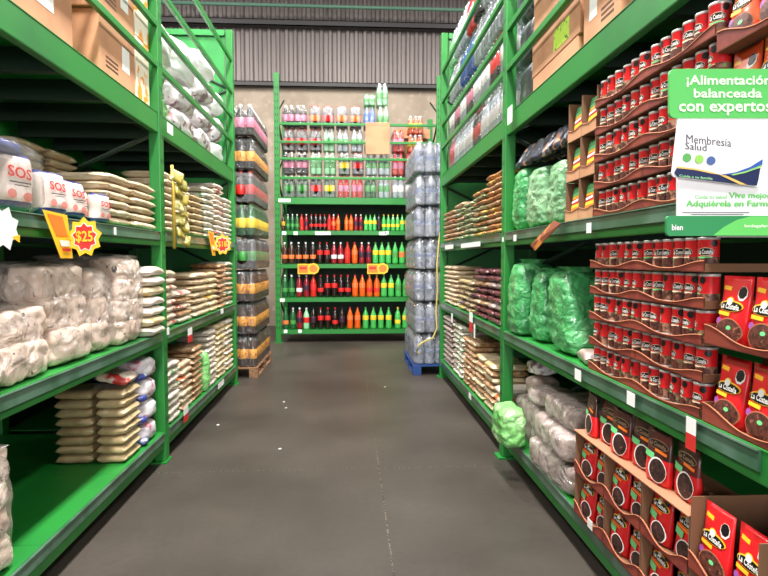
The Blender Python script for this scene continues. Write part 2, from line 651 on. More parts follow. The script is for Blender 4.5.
for z in (2.745, 3.06, 3.335, 3.63):
    bm = bmesh.new()
    addbox(bm, -1.155, 1.455, YF + .005, YF + .04, z - .02, z + .02, 0, .004)
    PF(ob('guard_rail', fin(bm, 'guard_rail', GREEN, False)))
bm = bmesh.new()
addbox(bm, -1.2, 1.5, YF + 1.16, YF + 1.17, .14, 2.42)
PF(ob('back_panel', fin(bm, 'back_panel', GREEN_D, False)))


# ------------------------------------------------------------------ bags
def bagm(name, base, *mix, rough=.38, coat=.35, bump=(26, .35, .01)):
    return mat(name, base, rough, coat=coat, mix=list(mix), bump=bump)


BEIGE = bagm('beige rice bag', (214, 192, 160), ((196, 170, 134), 8, .45, .62), ((232, 220, 200), 14, .58, .68))
KHAKI = bagm('khaki bag', (190, 168, 128), ((168, 144, 104), 8, .45, .62), ((212, 196, 164), 14, .6, .7))
RICE = bagm('white rice bag', (226, 216, 204), ((206, 192, 176), 7, .45, .65), ((190, 60, 60), 20, .70, .74), ((60, 50, 60), 26, .74, .77))
RICE_R = bagm('red and white rice bag', (224, 208, 190), ((196, 54, 52), 11, .56, .62), ((206, 190, 160), 8, .5, .6))
RICE_Y = bagm('yellow and cream bag', (222, 206, 170), ((220, 176, 60), 10, .56, .63), ((196, 176, 140), 7, .5, .62))
RICE_G = bagm('green and white bag', (216, 212, 196), ((76, 140, 84), 11, .58, .64), ((192, 184, 164), 8, .5, .6))
RICE_O = bagm('orange printed bag', (214, 196, 168), ((236, 110, 40), 10, .54, .6), ((120, 170, 90), 14, .64, .7))
BEANS = bagm('tan bean bag', (190, 152, 112), ((150, 108, 76), 30, .45, .6), ((222, 200, 168), 10, .6, .7))
BEANO = bagm('orange brown bean bag', (182, 120, 62), ((120, 70, 40), 26, .48, .6), ((226, 190, 90), 9, .58, .66))
BEANP = bagm('dark red bean bag', (104, 44, 48), ((56, 28, 40), 16, .48, .6), ((200, 150, 120), 12, .66, .72))
BEANGR = bagm('green grey bag', (142, 140, 104), ((90, 120, 60), 10, .5, .6), ((200, 190, 160), 12, .6, .7))
PURPG = bagm('yellow purple bag', (176, 158, 108), ((96, 66, 92), 10, .52, .6), ((220, 190, 70), 12, .6, .66))
GREYB = bagm('grey brown bag', (172, 152, 144), ((146, 126, 118), 9, .45, .62), ((206, 190, 184), 12, .6, .72))
SNACK = bagm('dark snack bag', (50, 54, 72), ((24, 24, 34), 10, .45, .6), ((222, 156, 122), 11, .58, .64), ((176, 184, 202), 15, .6, .66), rough=.42, coat=.25)
WHITEB = bagm('white sack plastic', (248, 248, 248), ((236, 234, 236), 5, .45, .65))
BALEM = bagm('bale rice bag', (232, 210, 194), ((214, 188, 170), 7, .45, .65), ((64, 52, 58), 24, .66, .69), ((236, 190, 90), 8, .70, .74), bump=(16, .6, .02))
MOTT = bagm('mixed white sack', (226, 220, 222), ((150, 120, 124), 12, .52, .6), ((86, 76, 80), 14, .62, .68), ((220, 140, 140), 10, .66, .7))
GSACK = mat('green sack plastic', (70, 160, 92), .28, coat=.4, mix=[((120, 196, 132), 9, .5, .66), ((44, 118, 66), 5, .5, .65)], bump=(18, .8, .03, 1.0))
GSACK_P = mat('pale green sack plastic', (128, 176, 130), .3, coat=.4, mix=[((164, 200, 156), 9, .5, .66), ((92, 146, 100), 5, .5, .65)], bump=(18, .8, .03, 1.0))
GLIME = mat('lime plastic bag', (132, 204, 116), .28, coat=.4, mix=[((180, 224, 160), 9, .5, .66), ((90, 170, 84), 6, .5, .65)], bump=(14, .9, .03, 1.0))
BLUEP = mat('blue plastic', (52, 62, 132), .3, coat=.4, mix=[((190, 194, 214), 8, .6, .68)])


def stack(side, Y0, Y1, z0, n, pitch, m, place, desc, name='rice_bag', cat='bag', depth=.3, back=0.0, along='Y', group=None, jit=.005, xfront=None, lean=0.0, mats=None, topn=None):
    """bags lying one on another; front towards the aisle"""
    s = 1 if side == 'L' else -1
    xf = (XGL if s > 0 else XGR) if xfront is None else xfront
    W = (Y1 - Y0) * .94 - .004
    vs = []
    for v in range(3):
        sd = random.randint(0, 999)
        if along == 'Y':
            vs.append(pillow(name, W, depth, pitch * .97, m, sd))
        else:
            vs.append(pillow(name, depth, W, pitch * .97, m, sd))
    rnd = random.Random(int(Y0 * 1000 + z0 * 100))
    grp = group or (desc + 's in ' + place)
    for k in range(n):
        me = vs[k % 3]
        if mats:
            key = (me.name, mats[k % len(mats)].name)
            me = VAR.get(key)
            if me is None:
                me = vs[k % 3].copy()
                me.materials.clear(); me.materials.append(mats[k % len(mats)])
                VAR[key] = me
        x = xf - s * (depth / 2 + back + rnd.uniform(0, jit * 2)) - s * lean * k
        y = (Y0 + Y1) / 2 + rnd.uniform(-jit, jit)
        o = ob(name, me, None, (x, y, z0 + .001 + k * pitch), rz=rnd.uniform(-.012, .012) + (PI / 2 if along == 'Y' else 0) + (PI if rnd.random() < .5 else 0))
        w = 'topmost' if k == n - 1 and n > 1 else 'lowest' if k == 0 and n > 1 else ORD[k] + ' up' if n > 1 else ''
        pl = place[4:] if place.startswith('the ') else place
        tag(o, (desc + (', ' + w if w else '') + ', ' + pl) if w else desc + ', ' + pl, cat, grp)


VAR = {}
Z1, Z2, Z3, Z4 = LEV[0][1] + .001, LEV[1][1] + .001, LEV[2][1] + .001, LEV[3][1] + .001
XGL, XGR = XL - .012, XR + .012


def yl(px, py=300):
    return onX(px, py, XGL)[0]


def yr(px, py=300):
    return onX(px, py, XGR)[0]


# left, third shelf, near bay: beige bags beside the middle post
stack('L', yl(111), yl(136), Z3, 6, .047, BEIGE, 'the front stack left of the middle post', 'cream rice bag')
stack('L', yl(136.5), 3.955, Z3, 6, .048, BEIGE, 'the front stack against the middle post', 'cream rice bag')
stack('L', yl(104), yl(128), Z3, 9, .05, BEIGE, 'the rear stack behind the cream bags', 'shaded cream rice bag', back=.42)
stack('L', yl(129), yl(151), Z3, 9, .05, BEIGE, 'the rear stack behind the middle post', 'shaded cream rice bag', back=.42)
# far bay, third shelf
stack('L', 4.12, 4.42, Z3, 9, .048, BEIGE, 'the stack behind the yellow clip strip', 'beige flour bag')
stack('L', 4.45, 4.80, Z3, 8, .05, RICE_Y, 'the stack beside the yellow clip strip', 'yellow and cream bag')
stack('L', 4.84, 5.22, Z3, 7, .05, KHAKI, 'the brown stack mid third left shelf', 'khaki bag')
stack('L', 5.25, 5.62, Z3, 9, .052, RICE_G, 'the pale stack mid third left shelf', 'green and white bag')
stack('L', 5.65, 6.02, Z3, 11, .05, RICE, 'the tall stack third left shelf', 'white printed bag', mats=[RICE, RICE_R])
stack('L', 6.05, 6.42, Z3, 9, .05, RICE, 'the end stack third left shelf', 'white rice bag')
# far bay, second shelf
stack('L', 4.10, 4.36, Z2, 8, .052, RICE_R, 'the stack past the middle post, second left shelf', 'red and white bag')
stack('L', 4.39, 4.78, Z2, 5, .05, RICE_R, 'the low stack, second left shelf', 'red and tan bag', mats=[RICE_R, BEANS])
stack('L', 4.82, 5.35, Z2, 7, .054, BEIGE, 'the wide stack, second left shelf', 'cream bean bag', name='bean_bag')
stack('L', 5.38, 5.72, Z2, 7, .054, RICE_Y, 'the yellow stack, second left shelf', 'cream and yellow bag')
stack('L', 5.75, 6.08, Z2, 9, .05, BEANS, 'the tall stack, second left shelf', 'tan bean bag', name='bean_bag')
stack('L', 6.10, 6.42, Z2, 9, .052, RICE_G, 'the end stack, second left shelf', 'pale printed bag', mats=[RICE_G, BEANS])
stack('L', 4.6, 5.1, Z2, 8, .053, BEIGE, 'the rear stack, second left shelf', 'shaded cream bag', back=.4)
# far bay, bottom shelf
stack('L', 4.10, 4.42, Z1, 8, .055, RICE_G, 'the stack past the middle post, bottom left shelf', 'green and white bag', mats=[RICE_G, RICE])
stack('L', 4.45, 4.75, Z1, 7, .055, RICE_O, 'the orange stack, bottom left shelf', 'orange printed bag')
stack('L', 4.78, 5.10, Z1, 9, .05, BEANS, 'the tan stack, bottom left shelf', 'tan bean bag', name='bean_bag')
stack('L', 5.28, 5.62, Z1, 10, .052, RICE, 'the pale stack past the green bag, bottom left shelf', 'cream rice bag')
stack('L', 5.65, 6.02, Z1, 10, .054, RICE_Y, 'the yellow stack, bottom left shelf', 'yellow and cream bag')
stack('L', 6.05, 6.42, Z1, 10, .054, RICE_Y, 'the end stack, bottom left shelf', 'yellow printed bag', mats=[RICE_Y, RICE])
# left, second shelf, near bay: bag column bulging past the post
stack('L', 3.665, 3.955, Z2, 7, .064, RICE_Y, 'the bulging column at the middle post', 'cream rice bag', xfront=XL + .035, depth=.34, mats=[RICE, RICE_Y, RICE])
# left, bottom shelf: khaki stack, two columns deep
kz = Z1
stack('L', 3.34, 3.62, kz, 8, .053, KHAKI, 'the khaki stack on the bottom left shelf', 'khaki paper bag', along='X', depth=.17, back=.01, jit=.003)
stack('L', 3.34, 3.62, kz, 8, .053, KHAKI, 'the inner khaki column, bottom left shelf', 'khaki paper bag', along='X', depth=.22, back=.19, jit=.003)
o = ob('rice_bag', pillow('rice_bag', .19, .24, .06, RICE_R, 171, lump=.5), None, (XGL - .11, 3.48, kz + 8 * .053 + .03), rot=(R(-3), R(10), .1))
tag(o, 'red green and white bag lying on top of the khaki stack', 'bag')
# right rack, far bay
def pair(Y0, Y1, z, n, pitch, m, place, desc, **kw):
    mid = (Y0 + Y1) / 2
    stack('R', Y0, mid, z, n, pitch, m, 'near half of ' + place, desc, **kw)
    stack('R', mid, Y1, z, n, pitch, m, 'far half of ' + place, desc, **kw)


pair(4.08, 4.55, Z3, 11, .042, BEANO, 'post-side stack, third right shelf', 'orange brown bag', name='bean_bag', mats=[BEANO, BEANO, BEANS])
pair(4.58, 5.05, Z3, 9, .043, BEANO, 'second stack, third right shelf', 'orange brown bag', name='bean_bag', mats=[BEANO, BEANGR])
pair(5.08, 5.48, Z3, 7, .048, BEANGR, 'green stack, third right shelf', 'green grey bag', name='bean_bag')
pair(5.51, 5.95, Z3, 8, .046, BEANGR, 'grey stack, third right shelf', 'green grey bag', name='bean_bag', mats=[BEANGR, BEANS, BEANGR])
pair(5.98, 6.65, Z3, 7, .048, BEANO, 'end stack, third right shelf', 'orange brown bag', name='bean_bag', mats=[BEANO, BEANS])
pair(4.08, 4.50, Z2, 8, .053, BEANP, 'post-side stack, second right shelf', 'dark red bean bag', name='bean_bag', mats=[BEANP, BEANP, GREYB])
pair(4.53, 5.00, Z2, 8, .052, BEANP, 'second stack, second right shelf', 'dark red bean bag', name='bean_bag', mats=[BEANP, BEANP, BEANS])
pair(5.03, 5.75, Z2, 6, .05, PURPG, 'yellow stack, second right shelf', 'yellow and purple bag', name='bean_bag')
pair(5.85, 6.60, Z2, 9, .047, BEIGE, 'end stack, second right shelf', 'cream rice bag')
stack('R', 4.05, 4.26, Z1, 4, .06, RICE, 'low stack past the right post, bottom right shelf', 'white and orange bag', mats=[RICE_O, RICE])
pair(4.29, 4.92, Z1, 7, .053, RICE_Y, 'yellow stack, bottom right shelf', 'yellow bean bag', name='bean_bag', mats=[RICE_Y, BEANS])
pair(4.95, 5.45, Z1, 9, .05, BEANS, 'tan stack, bottom right shelf', 'tan bean bag', name='bean_bag')
pair(5.48, 5.98, Z1, 10, .052, RICE_G, 'white stack, bottom right shelf', 'white and green bag')
stack('R', 6.02, 6.65, Z1, 10, .054, GREYB, 'end stack, bottom right shelf', 'grey bag')


# ------------------------------------------------------------------ wrapped bales on the left second shelf
def bale(Y0, Y1, z0, z1, xf, depth, layers, cols, label, m=RICE, side='L', name='rice_bale', seed=1, filmm=None, slump=0.0):
    s = 1 if side == 'L' else -1
    t = bpy.data.objects.new(name, None)
    COL.objects.link(t)
    W, Hh = Y1 - Y0, z1 - z0
    t.location = (xf - s * depth / 2, (Y0 + Y1) / 2, z0)
    tag(t, label, 'bale of bags', None)
    rnd = random.Random(seed)
    bw, bh = (W - .03) / cols, (Hh - .015) / layers
    vv = [lump('rice_bag', .20, bw * 1.26, bh * 1.16, m, seed * 3 + i, e=4.6, amp=.15, freq=1.6, cuts=11) for i in range(3)]
    for k in range(layers):
        for c in range(cols):
            sh = slump * (k + .5) / layers
            ob('rice_bag', vv[rnd.randrange(3)], t, (depth / 2 - .115 + rnd.uniform(-.012, .0) - sh, -W / 2 + .015 + bw * (c + .5), .004 + k * bh), rz=rnd.uniform(-.12, .12) + rnd.choice((0, PI)))
        ob('rice_bag', lump('rice_bag', depth - .24, W * .92, bh, m, seed + 40 + k, e=4, amp=.1), t, (-.10 - slump * (k + .5) / layers, 0, .004 + k * bh))
    me = lump('plastic_wrap', depth + .03, W + .02, Hh + .03, filmm or FILM_B, seed, e=5, amp=.05, freq=3.0, cuts=15)
    if slump:
        for v in me.vertices:
            v.co.x -= slump * v.co.z / Hh
    ob('plastic_wrap', me, t)
    # gathered plastic flap lying on the top
    fl = pillow('wrap_flap', depth * .9, W * .9, .03, filmm or FILM_B, seed + 9, lump=.9)
    ob('wrap_flap', fl, t, (-slump, 0, Hh - .004), rz=rnd.uniform(-.2, .2))
    return t


bale(1.72, 2.60, Z2, 1.19, XGL + .02, .62, 2, 5, 'large clear plastic bale of white rice bags nearest the camera on the second left shelf', m=BALEM, seed=3, slump=.05)
bale(2.63, 3.02, Z2, 1.36, XGL + .01, .6, 3, 2, 'tall clear plastic bale of rice bags second along the second left shelf', m=BALEM, seed=5, slump=.07)
bale(3.045, 3.265, Z2, 1.33, XGL, .55, 3, 1, 'narrow clear plastic bale of rice bags between two taller bales', m=BALEM, seed=8, slump=.03)
bale(3.30, 3.645, Z2, 1.40, XGL + .02, .55, 4, 2, 'bale of rice bags with dark dots just before the bulging bag column', m=BALEM, seed=11)
bale(1.72, 2.27, Z1, .69, XGL + .01, .5, 4, 3, 'wrapped bale of white rice bags alone at the near end of the bottom left shelf', m=BALEM, seed=15)

# packs with blue bands stacked by the post on the bottom left shelf
PACKM = bagm('white and red pack', (222, 214, 222), ((206, 110, 130), 12, .54, .62), ((240, 238, 240), 8, .5, .6), ((120, 150, 200), 9, .64, .7))
pm = [lump('pack', .34, .30, .132, PACKM, 30 + i, e=4, amp=.06, cuts=7) for i in range(2)]
pb = lump('blue_band', .33, .10, .05, BLUEP, 40, e=4, amp=.05, cuts=5)
for k in range(4):
    o = ob('rice_pack', pm[k % 2], None, (XGL - .175, 3.79, Z1 + k * .137), rz=random.uniform(-.05, .05))
    tag(o, 'white and red wrapped pack with blue end, %s in the column beside the lower post' % ('topmost' if k == 3 else ORD[k]), 'pack', 'wrapped packs by the lower post')
    ob('blue_band', pb, o, (.012, -.105, .002))


# ------------------------------------------------------------------ standing printed rice bags on the left third shelf
def standing_bag(Y, w, h, t, label, s='L', x=None, txt=True, tilt=0.0):
    def fr(u, v, l):
        pr = (max(0, 1 - abs(u) ** 4) * max(0, 1 - abs(2 * v - 1) ** 5)) ** .5
        return Vector((u * w / 2, -t / 2 * pr - .0008 * l - (.006 if l else 0), v * h))
    bm = bmesh.new()
    F_, B_ = {}, {}
    nu, nv = 8, 12
    for i in range(nu + 1):
        for j in range(nv + 1):
            u, v = -1 + 2 * i / nu, j / nv
            p = fr(u, v, 0)
            p.x += .006 * nz(u, v * 3, 0, Y)
            p.y += .008 * nz(u * 2, v * 4, 0, Y) * (1 - abs(u))
            F_[i, j] = bm.verts.new(p)
            B_[i, j] = F_[i, j] if i in (0, nu) or j in (0, nv) else bm.verts.new((p.x, -p.y, p.z))
    for i in range(nu):
        for j in range(nv):
            mi = 1 if j < 2 or j >= nv - 1 else 0
            bm.faces.new((F_[i, j], F_[i + 1, j], F_[i + 1, j + 1], F_[i, j + 1])).material_index = mi
            bm.faces.new((B_[i, j], B_[i, j + 1], B_[i + 1, j + 1], B_[i + 1, j])).material_index = mi
    me = fin(bm, 'rice_bag', [SOSM, BLUEP])
    o = ob('rice_bag', me, None, (XGL - t / 2 if x is None else x, Y, Z3), rot=(tilt, 0, R(78)))
    if label:
        tag(o, label, 'bag', 'white rice bags with blue bands')
    P = Print(fr)
    P.text('SOS', -.55, .6, .55, RED_T, v1=.74, slant=-.03)
    P.rect(-.5, .55, .47, .49, BLACK)
    P.rect(-.3, .4, .42, .435, BLACK)
    P.disc(-.4, .28, .2, .08, PINKP)
    P.disc(.35, .25, .25, .08, PINKP)
    ob('printed_front', P.mesh('printed_front'), o)
    return o


SOSM = bagm('white rice bag paper', (228, 216, 210), ((214, 196, 188), 9, .45, .62), bump=(20, .3, .01))
PINKP = mat('pink print', (216, 130, 120), .5)
wp = bpy.data.objects.new('wrapped_rice_pair', None)
COL.objects.link(wp)
wp.location = (XGL - .08, 2.28, Z3)
tag(wp, 'two white rice bags with red letters wrapped in clear film at the shelf end', 'wrapped pack')
for i, dy in enumerate((-.115, .115)):
    b = standing_bag(2.28 + dy, .215, .235, .10, None)
    b.parent = wp
    b.location = (0, dy, .004)
ob('plastic_wrap', lump('plastic_wrap', .22, .5, .27, FILM, 51, e=5, amp=.04, cuts=8), wp)
ob('blue_cap', lump('blue_cap', .15, .36, .05, BLUEP, 53, e=3, amp=.1, cuts=6), wp, (-.02, .02, .225))
standing_bag(2.645, .17, .20, .09, 'white rice bag with red letters next to the film wrapped pair, third shelf', tilt=R(-4))
standing_bag(2.835, .155, .185, .09, 'white rice bag with red letters behind the burst price sign, third shelf', tilt=R(-3))
standing_bag(2.975, .12, .16, .06, 'smallest white rice bag with blue top, mid row on the third shelf', x=XGL - .08)
standing_bag(3.115, .135, .155, .08, 'white rice bag with blue bottom next to the cream bag stack', tilt=R(2))
o = ob('rice_bag', pillow('rice_bag', .5, .26, .045, BEIGE, 77, lump=.5), None, (XGL - .46, 2.82, Z3 + .206), rz=R(88))
tag(o, 'long cream bag lying loose across the standing white rice bags', 'bag')
o = ob('rice_pack', lump('rice_pack', .26, .46, .2, BEIGE, 79, e=4, amp=.06, ribs=4), None, (XGL - .46, 2.84, Z3), rz=0)
tag(o, 'cream pack standing behind the white rice bags under the loose bag', 'pack')


# ------------------------------------------------------------------ signs and tags
def v_sign(Yf, z, X, s, label, price, sc=1.0):
    """folded promotional sign: slanted panel along the rack and a star burst across it"""
    t = bpy.data.objects.new('price_sign', None)
    COL.objects.link(t)
    t.location = (X, Yf, z)
    tag(t, label, 'price sign')
    f = lambda u, v, l: Vector((s * .0012 * l, u, v))
    P = Print(f)
    q = lambda pts: [(a * sc, b * sc) for a, b in pts]
    P.poly(q([(-.27, .11), (-.03, .10), (.02, -.12), (-.11, -.12)]), YELLOW)
    P.poly(q([(-.23, .095), (-.08, .088), (-.03, -.01), (-.145, -.01)]), ORANGE)
    P.poly(q([(-.12, -.03), (-.02, -.03), (-.012, -.06), (-.105, -.06)]), WHITE)
    P.poly(q([(-.10, -.07), (-.012, -.07), (-.006, -.085), (-.092, -.085)]), RED_T)
    ob('sign_panel', P.mesh('sign_panel'), t)
    f2 = lambda u, v, l: Vector((s * u, -.0012 * l - .004, v))
    P = Print(f2)

    def star(r0, r1, m, n=9):
        P.n += 1
        c = P.bm.verts.new(f2(.075 * sc, -.01 * sc, P.n))
        rg = []
        for k in range(2 * n):
            r = (r0 if k % 2 == 0 else r1) * sc
            a = PI * k / n + .2
            rg.append(P.bm.verts.new(f2(.075 * sc + r * math.cos(a) * .85, -.01 * sc + r * math.sin(a), P.n)))
        for k in range(2 * n):
            P.bm.faces.new((c, rg[k], rg[(k + 1) % (2 * n)])).material_index = P.mi(m)
    star(.105, .082, YELLOW)
    star(.078, .062, WHITE)
    star(.072, .056, RED_T)
    b = ob('star_burst', P.mesh('star_burst'), t)
    P = Print(lambda u, v, l: Vector((s * u, -.0085 - .001 * l, v)))
    P.text(price, .032 * sc, .118 * sc, -.042 * sc, YELLOW, v1=.022 * sc)
    ob('price_lettering', P.mesh('price_lettering'), b)
    return t


v_sign(2.66, onX(80, 236, -1.25)[1], -1.245, 1, 'yellow and red star burst price sign reading 25 on the near third shelf', '$25', .86)
v_sign(5.42, onX(212, 243, -1.245)[1], -1.245, 1, 'yellow and orange star burst price sign on the far third left shelf', '$18', .95)
t = bpy.data.objects.new('price_sign', None)
COL.objects.link(t)
t.location = (XL + .02, 2.17, onX(2, 228, XL + .02)[1])
tag(t, 'white star shaped price sign on the third left shelf, nearest the camera', 'price sign')
P = Print(lambda u, v, l: Vector((.0012 * l + .004, u, v)))
P.n += 1
rg = [P.bm.verts.new((.004, (.11 if k % 2 else .085) * math.cos(PI * k / 8) - .02, (.085 if k % 2 else .06) * math.sin(PI * k / 8))) for k in range(16)]
P.bm.faces.new(rg).material_index = P.mi(WHITE)
P.poly([(.03, -.03), (.085, -.02), (.08, -.05)], YELLOW)
ob('star_panel', P.mesh('star_panel'), t)
# hanging folded sign on the right
t = bpy.data.objects.new('price_sign', None)
COL.objects.link(t)
t.location = (XR - .022, 2.84, 1.545)
tag(t, 'dark red folded price sign hanging edge-on below the green sacks', 'price sign')
bm = bmesh.new()
pts = [(-.005, -.05, .03), (-.05, .20, -.10), (-.06, .25, -.07), (-.005, .05, .05)]
vs = [bm.verts.new(p) for p in pts] + [bm.verts.new((p[0] + .004, p[1] + .002, p[2])) for p in pts]
for f in ((0, 1, 2, 3), (7, 6, 5, 4), (0, 4, 5, 1), (1, 5, 6, 2), (2, 6, 7, 3), (3, 7, 4, 0)):
    bm.faces.new([vs[i] for i in f])
ob('sign_panel', fin(bm, 'sign_panel', mat('brown sign back', (120, 62, 40), .5, mix=[((190, 120, 50), 12, .55, .62)]), False), t)

# far rack signs
for X, lab in (((-.70), 'orange star price sign on the far rack below the dark cola bottles'), (.46, 'orange price sign on the far rack below the green bottles')):
    t = bpy.data.objects.new('price_sign', None)
    COL.objects.link(t)
    t.location = (X, YF - .012, 1.25)
    tag(t, lab, 'price sign')
    P = Print(lambda u, v, l: Vector((u, -.0012 * l, v)))
    P.rect(-.17, .08, -.10, .07, YELLOW)
    P.rect(-.155, .0, -.08, .05, ORANGE)
    P.rect(-.14, -.02, -.02, .02, RED_T)
    P.disc(.09, -.01, .10, .095, YELLOW, n=9, rings=1)
    P.disc(.09, -.01, .07, .065, ORANGE, n=9, rings=1)
    ob('sign_panel', P.mesh('sign_panel'), t)

TAGN = [0]


def shelf_tag(px, py, side, w, h, where, red=False):
    s = 1 if side == 'L' else -1
    X = (XL + .016) if s > 0 else (XR - .016)
    Y, z = onX(px, py, X)
    bm = bmesh.new()
    for i, (za, zb) in enumerate(((z - h / 2, z + h / 2),) if not red else ((z, z + h / 2), (z - h / 2, z))):
        x0, x1 = sorted((X, X + s * .0015))
        addbox(bm, x0, x1, Y - w / 2, Y + w / 2, za, zb, i)
    me = fin(bm, 'shelf_tag', [WHITE_T, RED_T] if red else [WHITE_T], False)
    o = ob('shelf_tag', me)
    tag(o, ('white and red' if red else 'white') + ' paper shelf tag ' + where, 'tag', 'shelf price tags')


for a in ((578, 375, 'R', .07, .05, 'under the small pink bag, second right shelf'),
          (631, 399, 'R', .06, .05, 'under the can trays, second right shelf'),
          (691, 434, 'R', .05, .10, 'hanging below the end of the can trays', True),
          (590, 524, 'R', .05, .04, 'on the bottom right beam below the pouch boxes'),
          (589, 228, 'R', .05, .045, 'under the snack display boxes, third right shelf'),
          (515, 238, 'R', .06, .04, 'beside the middle post, third right shelf'),
          (503, 239.5, 'R', .04, .03, 'on the middle right post'),
          (471, 322, 'R', .13, .17, 'hanging under the yellow bags, second right shelf', True),
          (452, 318, 'R', .09, .10, 'hanging under the end stack, second right shelf'),
          (474.5, 331, 'R', .05, .12, 'hanging under the dark red bags, second right shelf'),
          (470, 396, 'R', .10, .05, 'on the bottom right beam under tan bags'),
          (449, 247, 'R', .5, .045, 'under the end stack, third right shelf'),
          (470, 245, 'R', .8, .04, 'under the green stack, third right shelf'),
          (510, 115, 'R', .11, .11, 'on the top right beam beside the post'),
          (170, 129, 'L', .13, .07, 'on the top left beam past the post'),
          (115, 231, 'L', .03, .04, 'under the cream bag stack, third left shelf'),
          (190, 335, 'L', .12, .11, 'hanging under the low stack, second left shelf', True),
          (186, 414, 'L', .12, .11, 'hanging under the orange stack, bottom left shelf', True),
          (222, 311, 'L', .12, .05, 'under the tall tan stack, second left shelf'),
          (168, 331, 'L', .05, .05, 'just past the middle post, second left shelf'),
          (221, 384, 'L', .25, .05, 'under the yellow stack, bottom left shelf')):
    shelf_tag(*a)

for X, z, w in ((-1.08, 2.37, .20), (-1.09, 1.83, .07), (-.9, 1.83, .07), (-.45, 1.83, .26), (.55, 1.83, .12), (-1.13, .715, .08), (-1.08, .19, .06), (-.84, .19, .06), (.62, 1.84, .06)):
    bm = bmesh.new()
    addbox(bm, X - w / 2, X + w / 2, YF - .002, YF + .004, z - .028, z + .028)
    lv = {2.37: 'top beam', 1.83: 'fourth shelf', 1.84: 'fourth shelf', .715: 'second shelf', .19: 'bottom shelf'}[z]
    o = tag(ob('shelf_tag', fin(bm, 'shelf_tag', WHITE_T, False)), '%s white tag on the far rack %s' % ('wide' if w > .15 else 'small', lv) + ', %.0f cm from the post' % ((X + 1.2) * 100), 'tag', 'far rack price tags')
    lab = {-1.08: 'at the left post', -1.09: 'by the left post', -.9: 'under the dark green bottles', -.45: 'under the red bottles', .55: 'under the yellow labels', -1.13: 'on the post edge', -.84: 'under the light green bottle', .62: 'at the water stack'}[X]
    o['label'] = '%s white tag on the far rack %s, %s' % ('wide' if w > .15 else 'small', lv, lab)

# big health-membership sign at the near end of the right rack
YS = 1.305


def SP(px, py, lift=0):
    x, z = onY(px, py, YS)
    return Vector((x, -.0012 * lift, z))


c0 = SP(720, 150)
sg = bpy.data.objects.new('promotion_sign', None)
COL.objects.link(sg)
sg.location = (c0.x, YS, c0.z)
tag(sg, 'green and white health membership sign sticking out from the right rack', 'sign')


def slab(name, pts, m, par, y0, y1):
    bm = bmesh.new()
    A = [bm.verts.new((p[0] - c0.x, y0, p[1] - c0.z)) for p in pts]
    B = [bm.verts.new((p[0] - c0.x, y1, p[1] - c0.z)) for p in pts]
    bm.faces.new(A); bm.faces.new(B[::-1])
    n = len(pts)
    for k in range(n):
        bm.faces.new((A[k], A[(k + 1) % n], B[(k + 1) % n], B[k]))
    return ob(name, fin(bm, name, m, False), par)


def rrect(x0, y0, x1, y1, r, rot=0.0):
    out = []
    for cx, cy2, a0 in ((x1 - r, y0 + r, -90), (x1 - r, y1 - r, 0), (x0 + r, y1 - r, 90), (x0 + r, y0 + r, 180)):
        for k in range(5):
            a = R(a0 + 22.5 * k)
            out.append((cx + r * math.cos(a), cy2 + r * math.sin(a)))
    mx, my = (x0 + x1) / 2, (y0 + y1) / 2
    c, s_ = math.cos(rot), math.sin(rot)
    out = [(mx + (a - mx) * c - (b - my) * s_, my + (a - mx) * s_ + (b - my) * c) for a, b in out]
    res = []
    for a, b in out:
        v = SP(a, b)
        res.append((v.x, v.z))
    return res


SG = mat('sign green', (92, 192, 96), .45)
SGD = mat('sign deep green', (46, 142, 84), .45)
SGB = mat('sign bright green', (104, 204, 100), .45)
SW = mat('sign white', (240, 236, 238), .5)
NAVY = mat('sign navy', (30, 40, 84), .4)
BLU = mat('sign blue', (52, 92, 176), .4)
LIME = mat('sign lime', (150, 206, 96), .4)
GOLD = mat('sign gold', (232, 190, 100), .4)
GREYT = mat('sign grey text', (70, 72, 84), .5)
PGRN = mat('sign pale green text', (150, 214, 150), .5)
body = slab('sign_board', rrect(677, 112, 789, 226, 3), SW, sg, -.002, .004)
head = slab('green_header', rrect(668.5, 69.5, 789, 118.5, 5), SG, sg, -.005, .003)
strip = slab('green_footer', rrect(665.5, 216, 789, 236, 3), SGD, sg, -.006, .003)
card = slab('membership_card', rrect(671, 128.5, 760, 183, 4, R(6.5)), SW, sg, -.014, -.010)


def sgprint(base):
    return Print(lambda u, v, l: Vector((SP(u, v).x - c0.x, base - .0006 * l, SP(u, v).z - c0.z)))


def txt(P, s, x0, x1, ybase, ytop, m, slant=0.0):
    V, Pp, h = text_tris(s)
    P.text(s, x0, x1, ybase, m, v1=ytop, slant=slant)


P = sgprint(-.0055)
CREAM = mat('sign cream text', (232, 244, 220), .5)
txt(P, '\u00a1Alimentaci\u00f3n', 685, 769, 88, 76, CREAM)
txt(P, 'balanceada', 692, 760, 98.5, 89.5, CREAM)
txt(P, 'con expertos', 677, 769.5, 116, 102.5, CREAM)
ob('header_lettering', P.mesh('header_lettering'), head)
P = sgprint(-.0025)
txt(P, 'Cuida tu salud', 694, 726, 199, 195, PGRN)
txt(P, 'Vive mejor', 728, 770, 200, 192.5, SGB)
txt(P, 'Adqui\u00e9rela en Farmacias', 685, 786, 208.5, 200.5, SGB)
P.rect(681, 748, 212.4, 213.2, GREYT)
P.rect(690, 742, 214.3, 215, GREYT)
ob('board_lettering', P.mesh('board_lettering'), body)
P = sgprint(-.0065)
P.poly([(711, 235.6), (788, 235.6), (788, 216.4), (748, 216.6), (735, 220), (722, 227)], SGB)
txt(P, 'bien', 670, 681, 230.5, 224.5, SW)
txt(P, 'bodegafarma', 742, 772, 228.5, 224.5, CREAM)
ob('footer_lettering', P.mesh('footer_lettering'), strip)
P = sgprint(-.0145)
